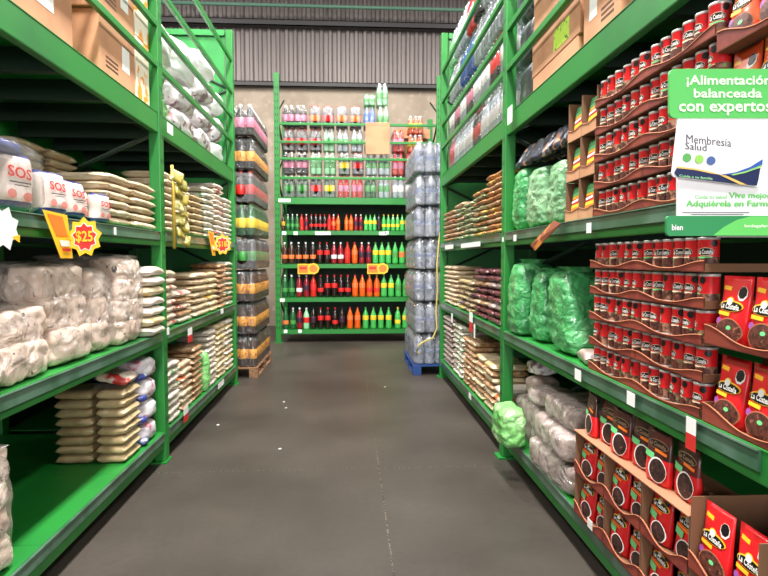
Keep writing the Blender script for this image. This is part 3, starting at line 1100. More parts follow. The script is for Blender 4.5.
txt(P, 'Membres\u00eda', 682.5, 727, 146, 138, GREYT, slant=4.5)
txt(P, 'Salud', 681.5, 702.5, 151.5, 144.5, GREYT, slant=2)
for (a, b), m in zip(((683, 158.8), (695, 160.4), (706.6, 161.8)), (mat('dot green', (90, 170, 90), .5), LIME, mat('dot blue', (74, 100, 160), .5))):
    P.disc(a, b, 4.3, 4.3, m, rings=1)
P.poly([(672.5, 169), (690, 171), (706, 174), (716, 176), (735, 175), (755, 169), (753, 181), (751.5, 186.5), (735, 185.5), (700, 181), (673, 177.8), (670, 174)], NAVY)
P.poly([(672.5, 167.6), (690, 169.6), (706, 173), (716, 176), (706, 174.6), (690, 171.2), (672, 169.3)], GOLD)
P.poly([(714, 176), (730, 173.5), (745, 168), (757, 160.5), (756.5, 166), (740, 172.5), (725, 175.8)], BLU)
P.poly([(725, 176), (740, 172.6), (756.5, 166), (756, 168), (740, 174), (728, 176.6)], LIME)
P.poly([(714, 176.2), (720, 176.6), (741, 186), (734, 185.6)], GOLD)
txt(P, 'Cuida a tu familia', 674, 707, 179.6, 177.2, PGRN, slant=3)
ob('card_print', P.mesh('card_print'), card)
bm = bmesh.new()
a, b = SP(728, 238), SP(715, 250)
addbox(bm, a.x - c0.x - .02, 1.055 - c0.x, .0045, .012, a.z - c0.z + .002, a.z - c0.z + .012)
addbox(bm, 1.045 - c0.x, 1.057 - c0.x, -.01, .03, a.z - c0.z, a.z - c0.z + .06)
ob('sign_bracket', fin(bm, 'sign_bracket', TIN, False), sg)

# ------------------------------------------------------------------ cans and trays on the right
CH, CR = .104, .0318
CP = .068


def can_mesh():
    bm = bmesh.new()
    prof = [(CR - .003, 0), (CR, .002), (CR, .006), (CR - .0012, .008), (CR - .0012, .042), (CR - .0012, CH - .009), (CR, CH - .006), (CR, CH - .001), (CR - .003, CH), (CR - .004, CH - .004)]
    lathe(bm, prof, 20, [1, 1, 1, 2, 0, 1, 1, 1, 1])
    return fin(bm, 'bean_can', [RED, TIN, BEANG])


def can_print(seal, v=0):
    r = CR - .0008
    f = lambda u, v_, l: Vector(((r + .0003 * l) * math.sin(u), -(r + .0003 * l) * math.cos(u), v_))
    P = Print(f)
    o_ = -.10 if seal else 0.0
    P.disc(o_, .058, .80, .0128, CREAMP, n=16)
    P.disc(o_, .058, .77, .0115, BLACK, n=16)
    P.text('La Coste\u00f1a', -.66 + o_, .66 + o_, .0508, WHITE, v1=.0655)
    P.disc(.72 if seal else -.9, .084, .34, .0115, BLACK, n=8, a0=PI / 8)
    P.rect(-.8, .5, .038, .0435, GREENP if v else CREAMP)
    P.disc(.2, .024, .8, .016, BEAN, n=18)
    return P.mesh('can_label')


CAN = can_mesh()
CANP = [can_print(True), can_print(False), can_print(True, 1)]


def wavy_tray(name, W, D, h0, h1, m_front, waves=1, sides=None, back=None):
    """open card tray: base, sides, back and a front wall with a wavy edge. local front faces -y; width along x"""
    bm = bmesh.new()
    tt = .004
    addbox(bm, -W / 2, W / 2, -D / 2, D / 2, 0, tt, 1)
    sh = sides or h0
    for sx in (-1, 1):
        x0, x1 = sorted((sx * W / 2, sx * (W / 2 - tt)))
        addbox(bm, x0, x1, -D / 2 + tt, D / 2, tt, sh, 1)
    addbox(bm, -W / 2 + tt, W / 2 - tt, D / 2 - tt, D / 2, tt, back or sh, 1)
    n = 24
    row = []
    for y in (-D / 2, -D / 2 + tt):
        lo = [bm.verts.new((-W / 2 + W * k / n, y, 0)) for k in range(n + 1)]
        hi = [bm.verts.new((-W / 2 + W * k / n, y, h1 + (h0 - h1) * (.5 + .5 * math.cos(2 * PI * waves * k / n)) ** 1.3)) for k in range(n + 1)]
        row.append((lo, hi))
    (l0, h_0), (l1, h_1) = row
    for k in range(n):
        bm.faces.new((l0[k], l0[k + 1], h_0[k + 1], h_0[k])).material_index = 0
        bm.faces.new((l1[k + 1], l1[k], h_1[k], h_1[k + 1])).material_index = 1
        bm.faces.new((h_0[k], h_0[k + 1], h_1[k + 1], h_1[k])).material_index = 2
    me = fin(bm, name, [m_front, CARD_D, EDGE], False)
    # bright cut edge as a rounded bead along the wavy rim
    bm = bmesh.new()
    addtube(bm, [(-W / 2 + W * k / n, -D / 2 - .0005, h1 + (h0 - h1) * (.5 + .5 * math.cos(2 * PI * waves * k / n)) ** 1.3) for k in range(n + 1)], .0024, 5)
    return me, fin(bm, name + '_rim', EDGE)


TW = CP * 6 + .010
TRAY, TRIM = wavy_tray('can_tray', TW, .30, .034, .010, MAROON, 1, sides=.026)


def can_block(Ynear_list, z0, layers, pitch, shelf, skip=()):
    rnd = random.Random(5)
    for L in range(layers):
        for c, Yc in enumerate(Ynear_list):
            if (L, c) in skip:
                continue
            xc = XGR + .002 + .15 + rnd.uniform(0, .006)
            t = ob('can_tray', TRAY, None, (xc, Yc, z0 + L * pitch), rz=-PI / 2)
            row = '%s tray' % (ORD[L] if L < layers - 1 else 'topmost')
            colw = ['far', 'middle', 'near'][c] if len(Ynear_list) == 3 else ['far', 'near'][c]
            tag(t, 'maroon wavy can tray, %s stack, %s, %s shelf' % (colw, row, shelf), 'tray', 'can trays on the %s right shelf' % shelf)
            ob('wavy_rim', TRIM, t)
            for k in range(6):
                y = Yc + TW / 2 - .005 - CP / 2 - k * CP
                o = ob('bean_can', CAN, None, (xc - .15 + .006 + CR + rnd.uniform(0, .004), y + rnd.uniform(-.001, .001), z0 + L * pitch + .0045), rz=-PI / 2)
                tag(o, 'red bean can, %s along, %s of the %s stack, %s right shelf' % (NTH[k], row, colw, shelf), 'can', 'bean cans on the %s right shelf' % shelf)
                ob('can_label', CANP[rnd.choice((0, 0, 1, 2))], o, (0, 0, 0), rz=rnd.uniform(-.9, .9))


ya = yr(588, 367) + .01
can_block([ya - TW / 2 - .001, ya - TW * 1.5 - .003], Z2, 5, .1135, 'second')
yb = yr(592, 217)
can_block([yb - TW / 2, yb - TW * 1.5 - .002], Z3, 5, .118, 'third')
Y_LOW_END = ya - 2 * TW - .008
Y_UP_END = yb - 2 * TW - .006


# ------------------------------------------------------------------ bean pouches
ORANGER = mat('orange red pouch', (226, 84, 40), .34, coat=.25, mix=[((240, 140, 80), 9, .5, .62)])
SNG = mat('green snack pouch', (70, 160, 90), .4)


def pouch_kit(w, h, t, kind):
    def th(v):
        return t / 2 * (min(1, (v + .06) / .12) ** .5) * max(0.0, 1 - max(0, (v - .22) / .72)) ** .65 if v < .94 else 0

    def fr(u, v, l):
        pr = max(0, 1 - abs(u) ** 5) ** .5
        return Vector((u * w / 2, -th(v) * pr - .0005 * l, v * h))
    bm = bmesh.new()
    nu, nv = 8, 14
    A, B = {}, {}
    for i in range(nu + 1):
        for j in range(nv + 1):
            u, v = -1 + 2 * i / nu, j / nv
            p = fr(u, v, 0)
            A[i, j] = bm.verts.new(p)
            B[i, j] = A[i, j] if i in (0, nu) or th(v) == 0 else bm.verts.new((p.x, -p.y, p.z))
    for i in range(nu):
        for j in range(nv):
            mi = 1 if (kind == 'dark' and j > 6) else 0
            bm.faces.new((A[i, j], A[i + 1, j], A[i + 1, j + 1], A[i, j + 1])).material_index = mi
            q = [B[i, j], B[i, j + 1], B[i + 1, j + 1], B[i + 1, j]]
            if q[1] is A[i, j + 1] and q[0] is A[i, j]:
                continue
            try:
                bm.faces.new(q).material_index = mi
            except ValueError:
                pass
    base = [B[i, 0] for i in range(nu, -1, -1)] + [A[i, 0] for i in range(1, nu)]
    try:
        bm.faces.new(base)
    except ValueError:
        pass
    me = fin(bm, 'snack_pouch' if kind == 'snack' else 'bean_pouch', [ORANGER if kind == 'orange' else SNG if kind == 'snack' else RED, DARKP])
    if kind == 'orange':
        kind = 'bowl'
    P = Print(fr)
    if kind == 'snack':      # striped snack pouch
        for v0, v1, m in ((.05, .2, WHITE), (.2, .34, ORANGE), (.34, .44, YELLOW), (.44, .62, RED_T), (.62, .70, YELLOW), (.70, .80, GREENP), (.8, .97, SNG)):
            P.rect(-.92, .92, v0, v1, m, slant=.05)
        P.rect(-.6, .5, .5, .57, WHITE, slant=.05)
    elif kind == 'bowl':       # red pouch with a bowl of beans
        P.rect(-.78, -.25, .79, .85, YELLOW, slant=-.02)
        P.disc(.55, .75, .30, .34 * w / h / 2, WHITE, n=8, a0=PI / 8)
        P.disc(.55, .765, .26, .28 * w / h / 2, BLACK, n=8, a0=PI / 8)
        P.disc(-.02, .56, .80, .085, YELLOW)
        P.disc(-.1, .625, .25, .07, YELLOW)
        P.disc(-.02, .555, .74, .068, BLACK)
        P.disc(-.1, .625, .18, .052, WHITE)
        P.text('La Coste\u00f1a', -.62, .58, .515, WHITE, v1=.598, slant=-.02)
        P.rect(-.72, .05, .42, .475, YELLOW, slant=-.02)
        P.disc(-.6, .33, .2, .05, PURPLE)
        P.disc(.12, .2, .82, .19, EDGE, n=26)
        P.disc(.12, .2, .76, .172, BEAN, n=26)
        P.disc(.2, .25, .16, .03, GREENP)
    elif kind == 'strip':    # red pouch with mint band and dark beans
        P.disc(.0, .70, .82, .095, YELLOW)
        P.disc(-.1, .77, .24, .07, YELLOW)
        P.disc(.0, .695, .76, .078, BLACK)
        P.disc(-.1, .77, .17, .05, WHITE)
        P.text('La Coste\u00f1a', -.62, .62, .655, WHITE, v1=.74, slant=-.02)
        P.rect(-.85, .3, .56, .60, ORANGE, slant=-.03)
        P.rect(-.9, -.1, .42, .55, GREENP, slant=-.04)
        P.disc(.22, .22, .68, .2, WHITE, n=24)
        P.disc(.22, .22, .62, .18, BEANB, n=24)
        P.disc(.6, .86, .24, .24 * w / h / 2, BLACK, n=8, a0=PI / 8)
    else:                    # dark-topped pouch
        P.disc(.05, .74, .8, .09, TAN)
        P.disc(.05, .74, .76, .078, BLACK)
        P.text('La Coste\u00f1a', -.6, .68, .70, TAN, v1=.785, slant=-.02)
        P.rect(-.1, .8, .60, .655, ORANGE, slant=-.03)
        P.rect(-.9, -.1, .46, .58, GREENP, slant=-.03)
        P.disc(.22, .28, .66, .24, WHITE, n=24)
        P.disc(.26, .28, .6, .215, BEANB, n=24)
    return me, P.mesh('printed_front')


DARKP = mat('dark pouch top', (62, 26, 22), .35, coat=.3, mix=[((92, 30, 26), 9, .5, .65)])
TAN = mat('tan print', (150, 120, 90), .5)
K_BOWL = pouch_kit(.130, .20, .05, 'bowl')
K_STRIP = pouch_kit(.115, .165, .05, 'strip')
K_DARK = pouch_kit(.138, .186, .045, 'dark')


def pouch(kit, loc, label, rz=0.0, tilt=0.0, group='bean pouches in display boxes'):
    o = ob('bean_pouch', kit[0], None, loc, rot=(tilt, 0, -PI / 2 + rz))
    tag(o, label, 'pouch', group)
    ob('printed_front', kit[1], o)
    return o


def display_box(W, D, hs, h0, h1):
    """box with tall card sides and back and a wavy printed front"""
    return wavy_tray('display_box', W, D, h0, h1, MAROON, 1, sides=hs, back=hs)


# large pouches in two wavy boxes at the near end of the second right shelf
BIGB = display_box(.43, .30, .06, .058, .016)
for L in range(2):
    yc = Y_LOW_END - .225
    z = Z2 + L * .238
    t = ob('display_box', BIGB[0], None, (XGR + .152, yc, z), rz=-PI / 2)
    tag(t, 'maroon wavy-fronted box of large pouches, %s one, near the sign on the second shelf' % ('upper' if L else 'lower'), 'display box', 'boxes of large bean pouches')
    ob('wavy_rim', BIGB[1], t)
    for k in range(3):
        pouch(K_BOWL, (XGR + .043, yc + .139 - k * .139, z + .007), 'large red bean pouch, %s one in the %s wavy box of the second shelf' % (['far', 'middle', 'near'][k], 'upper' if L else 'lower'), tilt=R(-3))
    if L == 0:
        o = tag(ob('card_divider', fin((lambda b: (addbox(b, -.11, .11, -.21, .21, 0, .006), b)[1])(bmesh.new()), 'card_divider', CARD_D, False), None, (XGR + .19, yc, Z2 + .2295)), 'brown card sheet between the two boxes of large pouches', 'card sheet')
    # back row holding up the card sheet
    for k in range(2):
        if L == 0:
            o = tag(ob('carton', fin((lambda b: (addbox(b, -.06, .06, -.08, .08, 0, .222, 0, .003), b)[1])(bmesh.new()), 'carton', CARD_D, False), None, (XGR + .215, yc + .09 - k * .18, Z2 + .006)), 'plain card support behind the %s large pouch of the lower box' % ['far', 'near'][k], 'carton')

# orange pouch trays above the sign at the near end of the third right shelf
UPB = display_box(.395, .30, .06, .058, .016)
K_PINK = pouch_kit(.120, .195, .05, 'orange')
for L, z in ((0, Z3), (1, Z3 + .208), (2, Z3 + .416)):
    yc = Y_UP_END - .205
    t = ob('display_box', UPB[0], None, (XGR + .152, yc, z), rz=-PI / 2)
    w = ['lowest', 'middle', 'topmost'][L]
    tag(t, 'maroon wavy-fronted pouch box, %s of the pile behind the membership sign' % w, 'display box', 'pouch boxes behind the sign')
    ob('wavy_rim', UPB[1], t)
    for k in range(3):
        pouch(K_PINK, (XGR + .043, yc + .127 - k * .127, z + .007), 'red and orange pouch, %s in the %s box behind the membership sign' % (['far', 'middle', 'near'][k], w), tilt=R(-2), group='pouches behind the sign')

# pouch display boxes on the bottom right shelf
EDG = [2.60, 2.285, 1.985, 1.69, 1.385]
nm = ['farthest', 'second', 'third', 'nearest']
KB = {}
for c in range(4):
    W = EDG[c] - EDG[c + 1] - .005
    yc = (EDG[c] + EDG[c + 1]) / 2
    rh = .19 if c < 3 else .225
    bx = display_box(W, .26, rh - .002, .055, .014)
    kit = pouch_kit(W / 2 - .016, rh - .014, .042, 'strip' if c < 3 else 'bowl')
    xo = XR - .015 + .13
    for L in range(2):
        z = Z1 + L * rh
        t = ob('display_box', bx[0], None, (xo, yc, z), rz=-PI / 2)
        w = 'upper' if L else 'lower'
        tag(t, 'brown display box of bean pouches, %s column, %s row, bottom right shelf' % (nm[c], w), 'display box', 'bean pouch boxes on the bottom shelf')
        ob('wavy_rim', bx[1], t)
        for k in range(2):
            pouch(kit, (xo - .13 + .037 + .008 * k, yc + W * (.245 - .49 * k), z + .007),
                  'red bean pouch, %s in the %s box of the %s column, bottom shelf' % (['far', 'near'][k], w, nm[c]), rz=random.uniform(-.04, .04), tilt=R(-3 + random.uniform(-2, 1)))
# loose dark pouches standing on the upper boxes
top = Z1 + 2 * .19
bm = bmesh.new()
addbox(bm, -.135, .13, -.455, .455, 0, .004)
tag(ob('card_sheet', fin(bm, 'card_sheet', mat('lid card', (166, 112, 82), .8), False), None, (XR + .118, 2.147, top + .0005)), 'flat brown card lid under the row of dark pouches, bottom right shelf', 'card sheet')
for k in range(6):
    pouch(K_DARK, (XR + .035 + .02 * (k % 2), 2.52 - k * .142, top + .006), 'dark topped bean pouch, %s from far end, standing on the display boxes' % NTH[k], rz=random.uniform(-.18, .18), group='loose pouches on the display boxes')

# snack display boxes between the green sacks and the can trays, third right shelf
SNW = .165
SNC = display_box(SNW, .24, .192, .055, .045)
SNC[0].materials[0] = CARD
K_SNACK = pouch_kit(.135, .165, .045, 'snack')
for L in range(3):
    for c in range(2):
        yc = yb + .012 + SNW / 2 + c * (SNW + .004)
        z = Z3 + L * .195
        t = ob('display_box', SNC[0], None, (XGR + .128 + .004 * L, yc, z), rz=-PI / 2)
        w = ['lowest', 'middle', 'topmost'][L]
        cw = ['against the can trays', 'against the green sack'][c]
        tag(t, 'plain brown snack box, %s of the column %s' % (w, cw), 'display box', 'snack boxes beside the can trays')
        ob('cut_rim', SNC[1], t)
        o = ob('snack_pouch', K_SNACK[0], None, (XGR + .128 + .004 * L - .12 + .034, yc, z + .007), rot=(R(-3), 0, -PI / 2))
        tag(o, 'orange and green striped snack pouch, %s box, column %s' % (w, cw), 'pouch', 'snack pouches in brown boxes')
        ob('printed_front', K_SNACK[1], o)


# ------------------------------------------------------------------ green sacks, snack bags, grey bales on the right
def sack(name, Y0, Y1, z0, z1, m, label, depth=.3, xf=None, seed=1, neck=True, taper=.12, ribs=6, rz=0.0, lean=0.0, cat='sack'):
    x = (XGR if xf is None else xf) + depth / 2
    Hh = z1 - z0
    body = lump(name, depth, (Y1 - Y0), Hh * (.93 if neck else 1), m, seed, e=5.5, amp=.065, freq=1.2, ribs=ribs, ribamp=.03, cuts=23, taper=taper, fz=6)
    if lean:
        for v in body.vertices:
            v.co.y += lean * v.co.z / Hh
    o = ob(name, body, None, (x, (Y0 + Y1) / 2, z0), rz=rz)
    tag(o, label, cat)
    if neck:
        bm = bmesh.new()
        n, rg = 16, []
        for j, (r, z) in enumerate(((.55, .93), (.42, .985), (.52, 1.03), (.66, 1.06))):
            ring = []
            for k in range(n):
                a = 2 * PI * k / n
                rr = r * (1 + .16 * math.sin(5 * a + seed) * (j / 3) + .08 * nz(math.cos(a), math.sin(a), j, seed))
                ring.append(bm.verts.new((rr * depth / 2 * math.cos(a) * .9, rr * (Y1 - Y0) / 2 * math.sin(a) * .9 + lean * z, z * Hh * .93)))
            rg.append(ring)
        for a, b in zip(rg, rg[1:]):
            for k in range(n):
                bm.faces.new((a[k], a[(k + 1) % n], b[(k + 1) % n], b[k]))
        ob('gathered_neck', fin(bm, 'gathered_neck', m), o)
    return o


# second shelf sacks
sack('green_sack', 3.56, 3.86, Z2, onX(512, 258, XGR)[1], GSACK, 'tall green plastic sack against the middle post on the second right shelf', seed=2, xf=XR - .02)
sack('green_sack', 3.26, 3.49, Z2, onX(540, 264, XGR)[1] - .02, GSACK, 'narrow green plastic sack between two taller sacks, second right shelf', seed=4, xf=XR + .02)
sack('green_sack', 2.74, 3.10, Z2, onX(560, 262, XGR)[1] - .02, GSACK, 'widest green plastic sack leaning at the dark gap, second right shelf', seed=6, depth=.34, xf=XR + .01, lean=.15)
o = ob('green_sack', lump('green_sack', .14, .17, .15, GSACK, 71, e=2.6, amp=.12), None, (XR + .05, 3.36, Z2))
o.location = (XR - .005 + .02, 3.44, Z2)
tag(o, 'small green bundle at the foot of the narrow green sack', 'bundle')
bpy.data.objects.remove(o)
o = ob('sausage_bag', pillow('sausage_bag', .19, .14, .06, GREYB, 73), None, (XR + .10, 2.645, Z2 + .001), rz=R(80))
tag(o, 'small pinkish bag lying before the can trays on the second right shelf', 'bag')
o = ob('snack_bag', pillow('snack_bag', .22, .17, .07, GREYB, 74, lump=.5), None, (XR + .55, 3.2, Z2 + .001))
bpy.data.objects.remove(o)
# third shelf sacks
zt = Z3
T1, T2, T3 = 1.99, 1.95, 1.93
sack('green_sack', 3.62, 3.88, zt, T1, GSACK, 'bright green plastic sack against the middle post on the third right shelf', seed=12, neck=False, ribs=9)
sack('green_sack', 3.25, 3.59, zt, T2, GSACK_P, 'pale green plastic sack in the middle of three, third right shelf', seed=14, neck=False, ribs=9)
sack('green_sack', 2.94, 3.20, zt, T3, GSACK_P, 'pale green plastic sack beside the brown snack boxes', seed=16, neck=False, ribs=9)
# dark snack bags heaped over the sacks
sm = [pillow('snack_bag', .15, .145, .045, SNACK, 80 + i, lump=.5) for i in range(4)]
rnd = random.Random(9)
n = 0
base = [T1, T2, T3]
for row in range(5):
    for k in range(6):
        y = 3.80 - k * .165 - (row % 2) * .06
        if y < 2.95:
            continue
        zb = max(base) + .012 + row * .026
        o = ob('snack_bag', sm[n % 4], None, (XGR + .10 + row * .095, y, zb + .05), rot=(R(rnd.uniform(-8, 8)), R(-58 + rnd.uniform(-7, 7)), rnd.uniform(-.12, .12)))
        tag(o, 'dark snack bag, %s from the post in the %s row above the green sacks' % (NTH[k], ['front', 'second', 'third', 'fourth', 'rear'][row]), 'snack bag', 'dark snack bags over the green sacks')
        n += 1
# a crate under the heap, hidden by the sacks, carries the rear rows
bm = bmesh.new()
addbox(bm, XGR + .34, XGR + .80, 2.96, 3.86, Z3, max(base) - .02, 0, .01)
tag(ob('carton', fin(bm, 'carton', CARD_D, False)), 'long brown carton behind the green sacks carrying the dark snack bags', 'carton')

# bottom right: wrapped grey bales and a lime bag
def grey_bale(loc, size, rz, label, seed, cols=4):
    t = bpy.data.objects.new('wrapped_bale', None)
    COL.objects.link(t)
    t.location = loc
    t.rotation_euler = (0, 0, rz)
    tag(t, label, 'bale')
    lx, ly, lz = size
    me = [lump('bag', lx * .95, ly / cols * .98, lz * .97, GREYB, seed + i, e=6, amp=.05, cuts=8) for i in range(2)]
    for c in range(cols):
        ob('bag', me[c % 2], t, (0, -ly / 2 + ly * (c + .5) / cols, .003))
    ob('plastic_wrap', lump('plastic_wrap', lx + .02, ly + .015, lz + .006, FILM_B, seed + 5, e=6, amp=.025, cuts=8), t)
    return t


gx = XGR
grey_bale((gx + .15, 3.00, Z1), (.36, .58, .155), R(4), 'lowest grey plastic wrapped bale under the pile on the bottom right shelf', 91)
grey_bale((gx + .16, 3.00, Z1 + .164), (.38, .54, .135), R(-3), 'second grey plastic wrapped bale from the bottom of the right pile', 95)
grey_bale((gx + .19, 2.96, Z1 + .308), (.34, .42, .125), R(4), 'third grey plastic wrapped bale, pale topped, in the right pile', 99)
o = ob('wrapped_bag', lump('wrapped_bag', .22, .24, .10, GREYB, 103, e=4, amp=.08), None, (gx + .14, 3.37, Z1 + .303), rz=R(25))
tag(o, 'single grey wrapped bag resting slanted beside the topmost grey bale', 'bag')
ob('plastic_wrap', lump('plastic_wrap', .235, .255, .105, FILM_B, 104, e=4, amp=.08), o)
t = grey_bale((gx + .17, 3.375, Z1), (.28, .07, .29), 0, 'narrow grey wrapped bag upright behind the lowest grey bale', 105, 1)
o = ob('wrapped_bag', lump('wrapped_bag', .18, .16, .09, MOTT, 106, e=2.6, amp=.16), None, (gx + .1, 3.72, Z1 + .30), rz=R(10))
bpy.data.objects.remove(o)
t = grey_bale((gx + .225, 3.66, Z1), (.36, .36, .28), 0, 'grey wrapped bale standing against the post behind the lime bag', 111, 2)
o = ob('wrapped_bag', lump('wrapped_bag', .22, .2, .13, GREYB, 107, e=2.8, amp=.12), None, (gx + .18, 3.66, Z1 + .292), rz=R(10))
tag(o, 'crumpled grey bag on the bale beside the middle right post', 'bag')
o = ob('wrapped_bag', lump('wrapped_bag', .2, .2, .10, MOTT, 108, e=2.8, amp=.14), None, (gx + .18, 3.66, Z1 + .428), rz=R(10))
tag(o, 'small white crumpled bag topmost beside the middle right post', 'bag')
o = ob('lime_bag', lump('lime_bag', .22, .36, .26, GLIME, 115, e=2.6, amp=.14, freq=2.6, cuts=11), None, (XR - .10, 3.66, .10), rz=R(5))
o.location = (XR - .115, 3.64, .0)
bpy.data.objects.remove(o)
o = ob('lime_bag', lump('lime_bag', .17, .33, .25, GLIME, 115, e=4, amp=.13, freq=1.8, cuts=17, fz=1.6), None, (gx - .065, 3.58, Z1 + .0), rz=R(3))
tag(o, 'lime green crumpled plastic bag bulging over the bottom right shelf edge', 'bag')
# green film bag between stacks on the left bottom shelf
o = ob('green_sack', lump('green_sack', .16, .13, .36, GLIME, 117, e=3, amp=.12, cuts=9), None, (XGL - .05, 5.19, Z1))
tag(o, 'thin bright green film bag between bag stacks on the bottom left shelf', 'bag')

# ------------------------------------------------------------------ cardboard boxes on the top shelves
def carton(Y0, Y1, z0, z1, side, label, depth=.5, back=0.0, tape=True, tagp=True, m=CARD, lines=True):
    s = 1 if side == 'L' else -1
    xf = (XL - .05 if s > 0 else XR + .05) - s * back
    bm = bmesh.new()
    W, Hh = Y1 - Y0 - .006, z1 - z0 - .003
    addbox(bm, -depth / 2, depth / 2, -W / 2, W / 2, 0, Hh, 0, .006)
    o = ob('cardboard_box', fin(bm, 'cardboard_box', m, False), None, (xf - s * depth / 2, (Y0 + Y1) / 2, z0 + .001))
    tag(o, label, 'box')
    if tape:
        bm = bmesh.new()
        e = .0015
        a = depth / 2
        addbox(bm, *sorted((s * a, s * (a + e))), -W / 2 + .01, W / 2 - .01, Hh - .075, Hh - .012)
        addbox(bm, -a + .01, a - .01, -W / 2 - e, -W / 2, Hh - .075, Hh - .012)
        ob('tape', fin(bm, 'tape', TAPE, False), o)
    if tagp:
        bm = bmesh.new()
        a = depth / 2
        addbox(bm, *sorted((s * a, s * (a + .001))), W * .1, W * .32, Hh * .35, Hh * .75)
        ob('paper_label', fin(bm, 'paper_label', WHITE_T, False), o)
    if lines:
        bm = bmesh.new()
        a = depth / 2
        for k in range(3):
            addbox(bm, *sorted((s * a, s * (a + .001))), -W * .35, -W * .02, Hh * (.2 + .07 * k), Hh * (.23 + .07 * k))
        ob('printed_lettering', fin(bm, 'printed_lettering', TAPE, False), o)
    return o


YA, YB, YC = yl(84, 30) - .03, yl(107, 60), yl(142, 90)
carton(1.9, YA, Z4, 2.70, 'L', 'open brown carton nearest the camera on the top left shelf', tape=False, lines=False)
carton(YB, YC, Z4, 2.72, 'L', 'brown carton lower of two on the top left shelf near the post', tape=False)
carton(YB - .02, YC, 2.722, 3.08, 'L', 'brown carton upper of two on the top left shelf near the post')
carton(2.2, YA, 2.702, 3.02, 'L', 'brown carton stacked on the nearest open carton, top left shelf', tape=False)
WB = mat('white yellow box', (236, 226, 206), .5, mix=[((236, 150, 40), 7, .52, .56)])
carton(YC + .01, 3.95, Z4, 2.78, 'L', 'narrow white and yellow box, lower one beside the left post', tape=False, tagp=False, m=WB, lines=False)
carton(YC + .01, 3.95, 2.782, 3.2, 'L', 'narrow white and orange box, upper one beside the left post', tape=False, tagp=False, m=WB, lines=False)
carton(YB - .02, YC, 3.082, 3.40, 'L', 'brown carton topmost of three on the top left shelf near the post')
# right
carton(2.80, 3.50, Z4, 2.49, 'R', 'brown carton, lowest of three under the lime sticker, top right shelf', tape=False, tagp=False, lines=False)
o = carton(2.78, 3.52, 2.492, 2.76, 'R', 'brown taped carton with lime green sticker, top right shelf', tagp=False, lines=False)
bm = bmesh.new()
addbox(bm, -.2515, -.25, -.23, -.01, .03, .14)
ob('lime_sticker', fin(bm, 'lime_sticker', mat('lime sticker', (190, 230, 60), .5, mix=[((80, 120, 40), 24, .58, .62)]), False), o)
carton(2.80, 3.50, 2.762, 3.16, 'R', 'brown taped carton, topmost of three on the top right shelf', tagp=False, lines=False)
carton(2.36, 2.74, Z4, 2.72, 'R', 'brown carton with white label between lime sticker carton and pink pack')
carton(2.36, 2.74, 2.722, 3.05, 'R', 'brown carton stacked above the white labelled carton, top right shelf', tape=False)
PK = bagm('pink pack', (226, 120, 150), ((240, 220, 226), 7, .5, .56), ((200, 40, 60), 9, .62, .66))
o = ob('pink_pack', lump('pink_pack', .3, .34, .24, PK, 121, e=6, amp=.02), None, (XR + .21, 2.14, Z4))
tag(o, 'pink and white wrapped pack at the near end of the top right shelf', 'pack')
DK = bagm('dark shrink pack', (52, 56, 60), ((110, 116, 120), 12, .55, .65))
for k in range(3):
    o = ob('dark_pack', lump('dark_pack', .3, .36, .27, DK, 124 + k, e=5, amp=.04), None, (XR + .21, 3.70, Z4 + .275 * k))
    tag(o, 'dark wrapped pack, %s of the column beside the right post, top shelf' % ['lowest', 'middle', 'topmost'][k], 'pack')

# white sacks heaped on the top left shelf, far bay
sacks = [
    ('green tinted sack lowest beside the post', GLIME, 4.10, 4.50, 0.0, .22, 0),
    ('green tinted sack second up beside the post', GLIME, 4.10, 4.48, .232, .19, 0.01),
    ('large white sack third up beside the post', WHITEB, 4.09, 4.72, .438, .345, .0),
    ('small white sack standing topmost beside the post', WHITEB, 4.09, 4.30, .79, .34, 0),
    ('mottled white sack lowest in the middle of the bay', MOTT, 4.55, 5.22, 0, .25, 0),
    ('mottled white sack second up in the middle of the bay', MOTT, 4.76, 5.42, .262, .235, .01),
    ('white sack topmost in the middle of the bay', WHITEB, 4.76, 5.44, .52, .34, .0),
    ('mottled dark sack lowest past the middle', MOTT, 5.26, 5.86, 0, .25, 0),
    ('mottled white sack second up past the middle', MOTT, 5.46, 5.98, .256, .245, .01),
    ('mottled white sack third up past the middle', MOTT, 5.50, 6.02, .526, .225, .0),
    ('white sack topmost past the middle', WHITEB, 5.52, 6.10, .772, .24, .0),
    ('white sack lowest at the end of the bay', WHITEB, 5.90, 6.40, 0, .24, 0),
    ('mottled white sack second up at the end of the bay', MOTT, 6.02, 6.40, .246, .26, 0),
    ('white sack topmost at the end of the bay', WHITEB, 6.06, 6.40, .51, .26, 0),
]
for i, (lab, m, a, b, dz, h, bk) in enumerate(sacks):
    o = ob('plastic_sack', lump('plastic_sack', .42, b - a, h, m, 130 + i, e=3, amp=.13, freq=2.2, cuts=10), None, (XL - .055 - .21 - bk, (a + b) / 2, Z4 + dz), rz=random.uniform(-.05, .05))
    tag(o, lab + ', top left shelf', 'sack')
    if 'topmost' in lab:
        ob('sack_knot', lump('sack_knot', .10, .12, .05, m, 150 + i, e=2.4, amp=.3, cuts=5), o, (.02, -.04, h - .015))

# ------------------------------------------------------------------ bottles
def pet(name, col, rough=.12):
    return mat(name, col, rough, coat=.5)


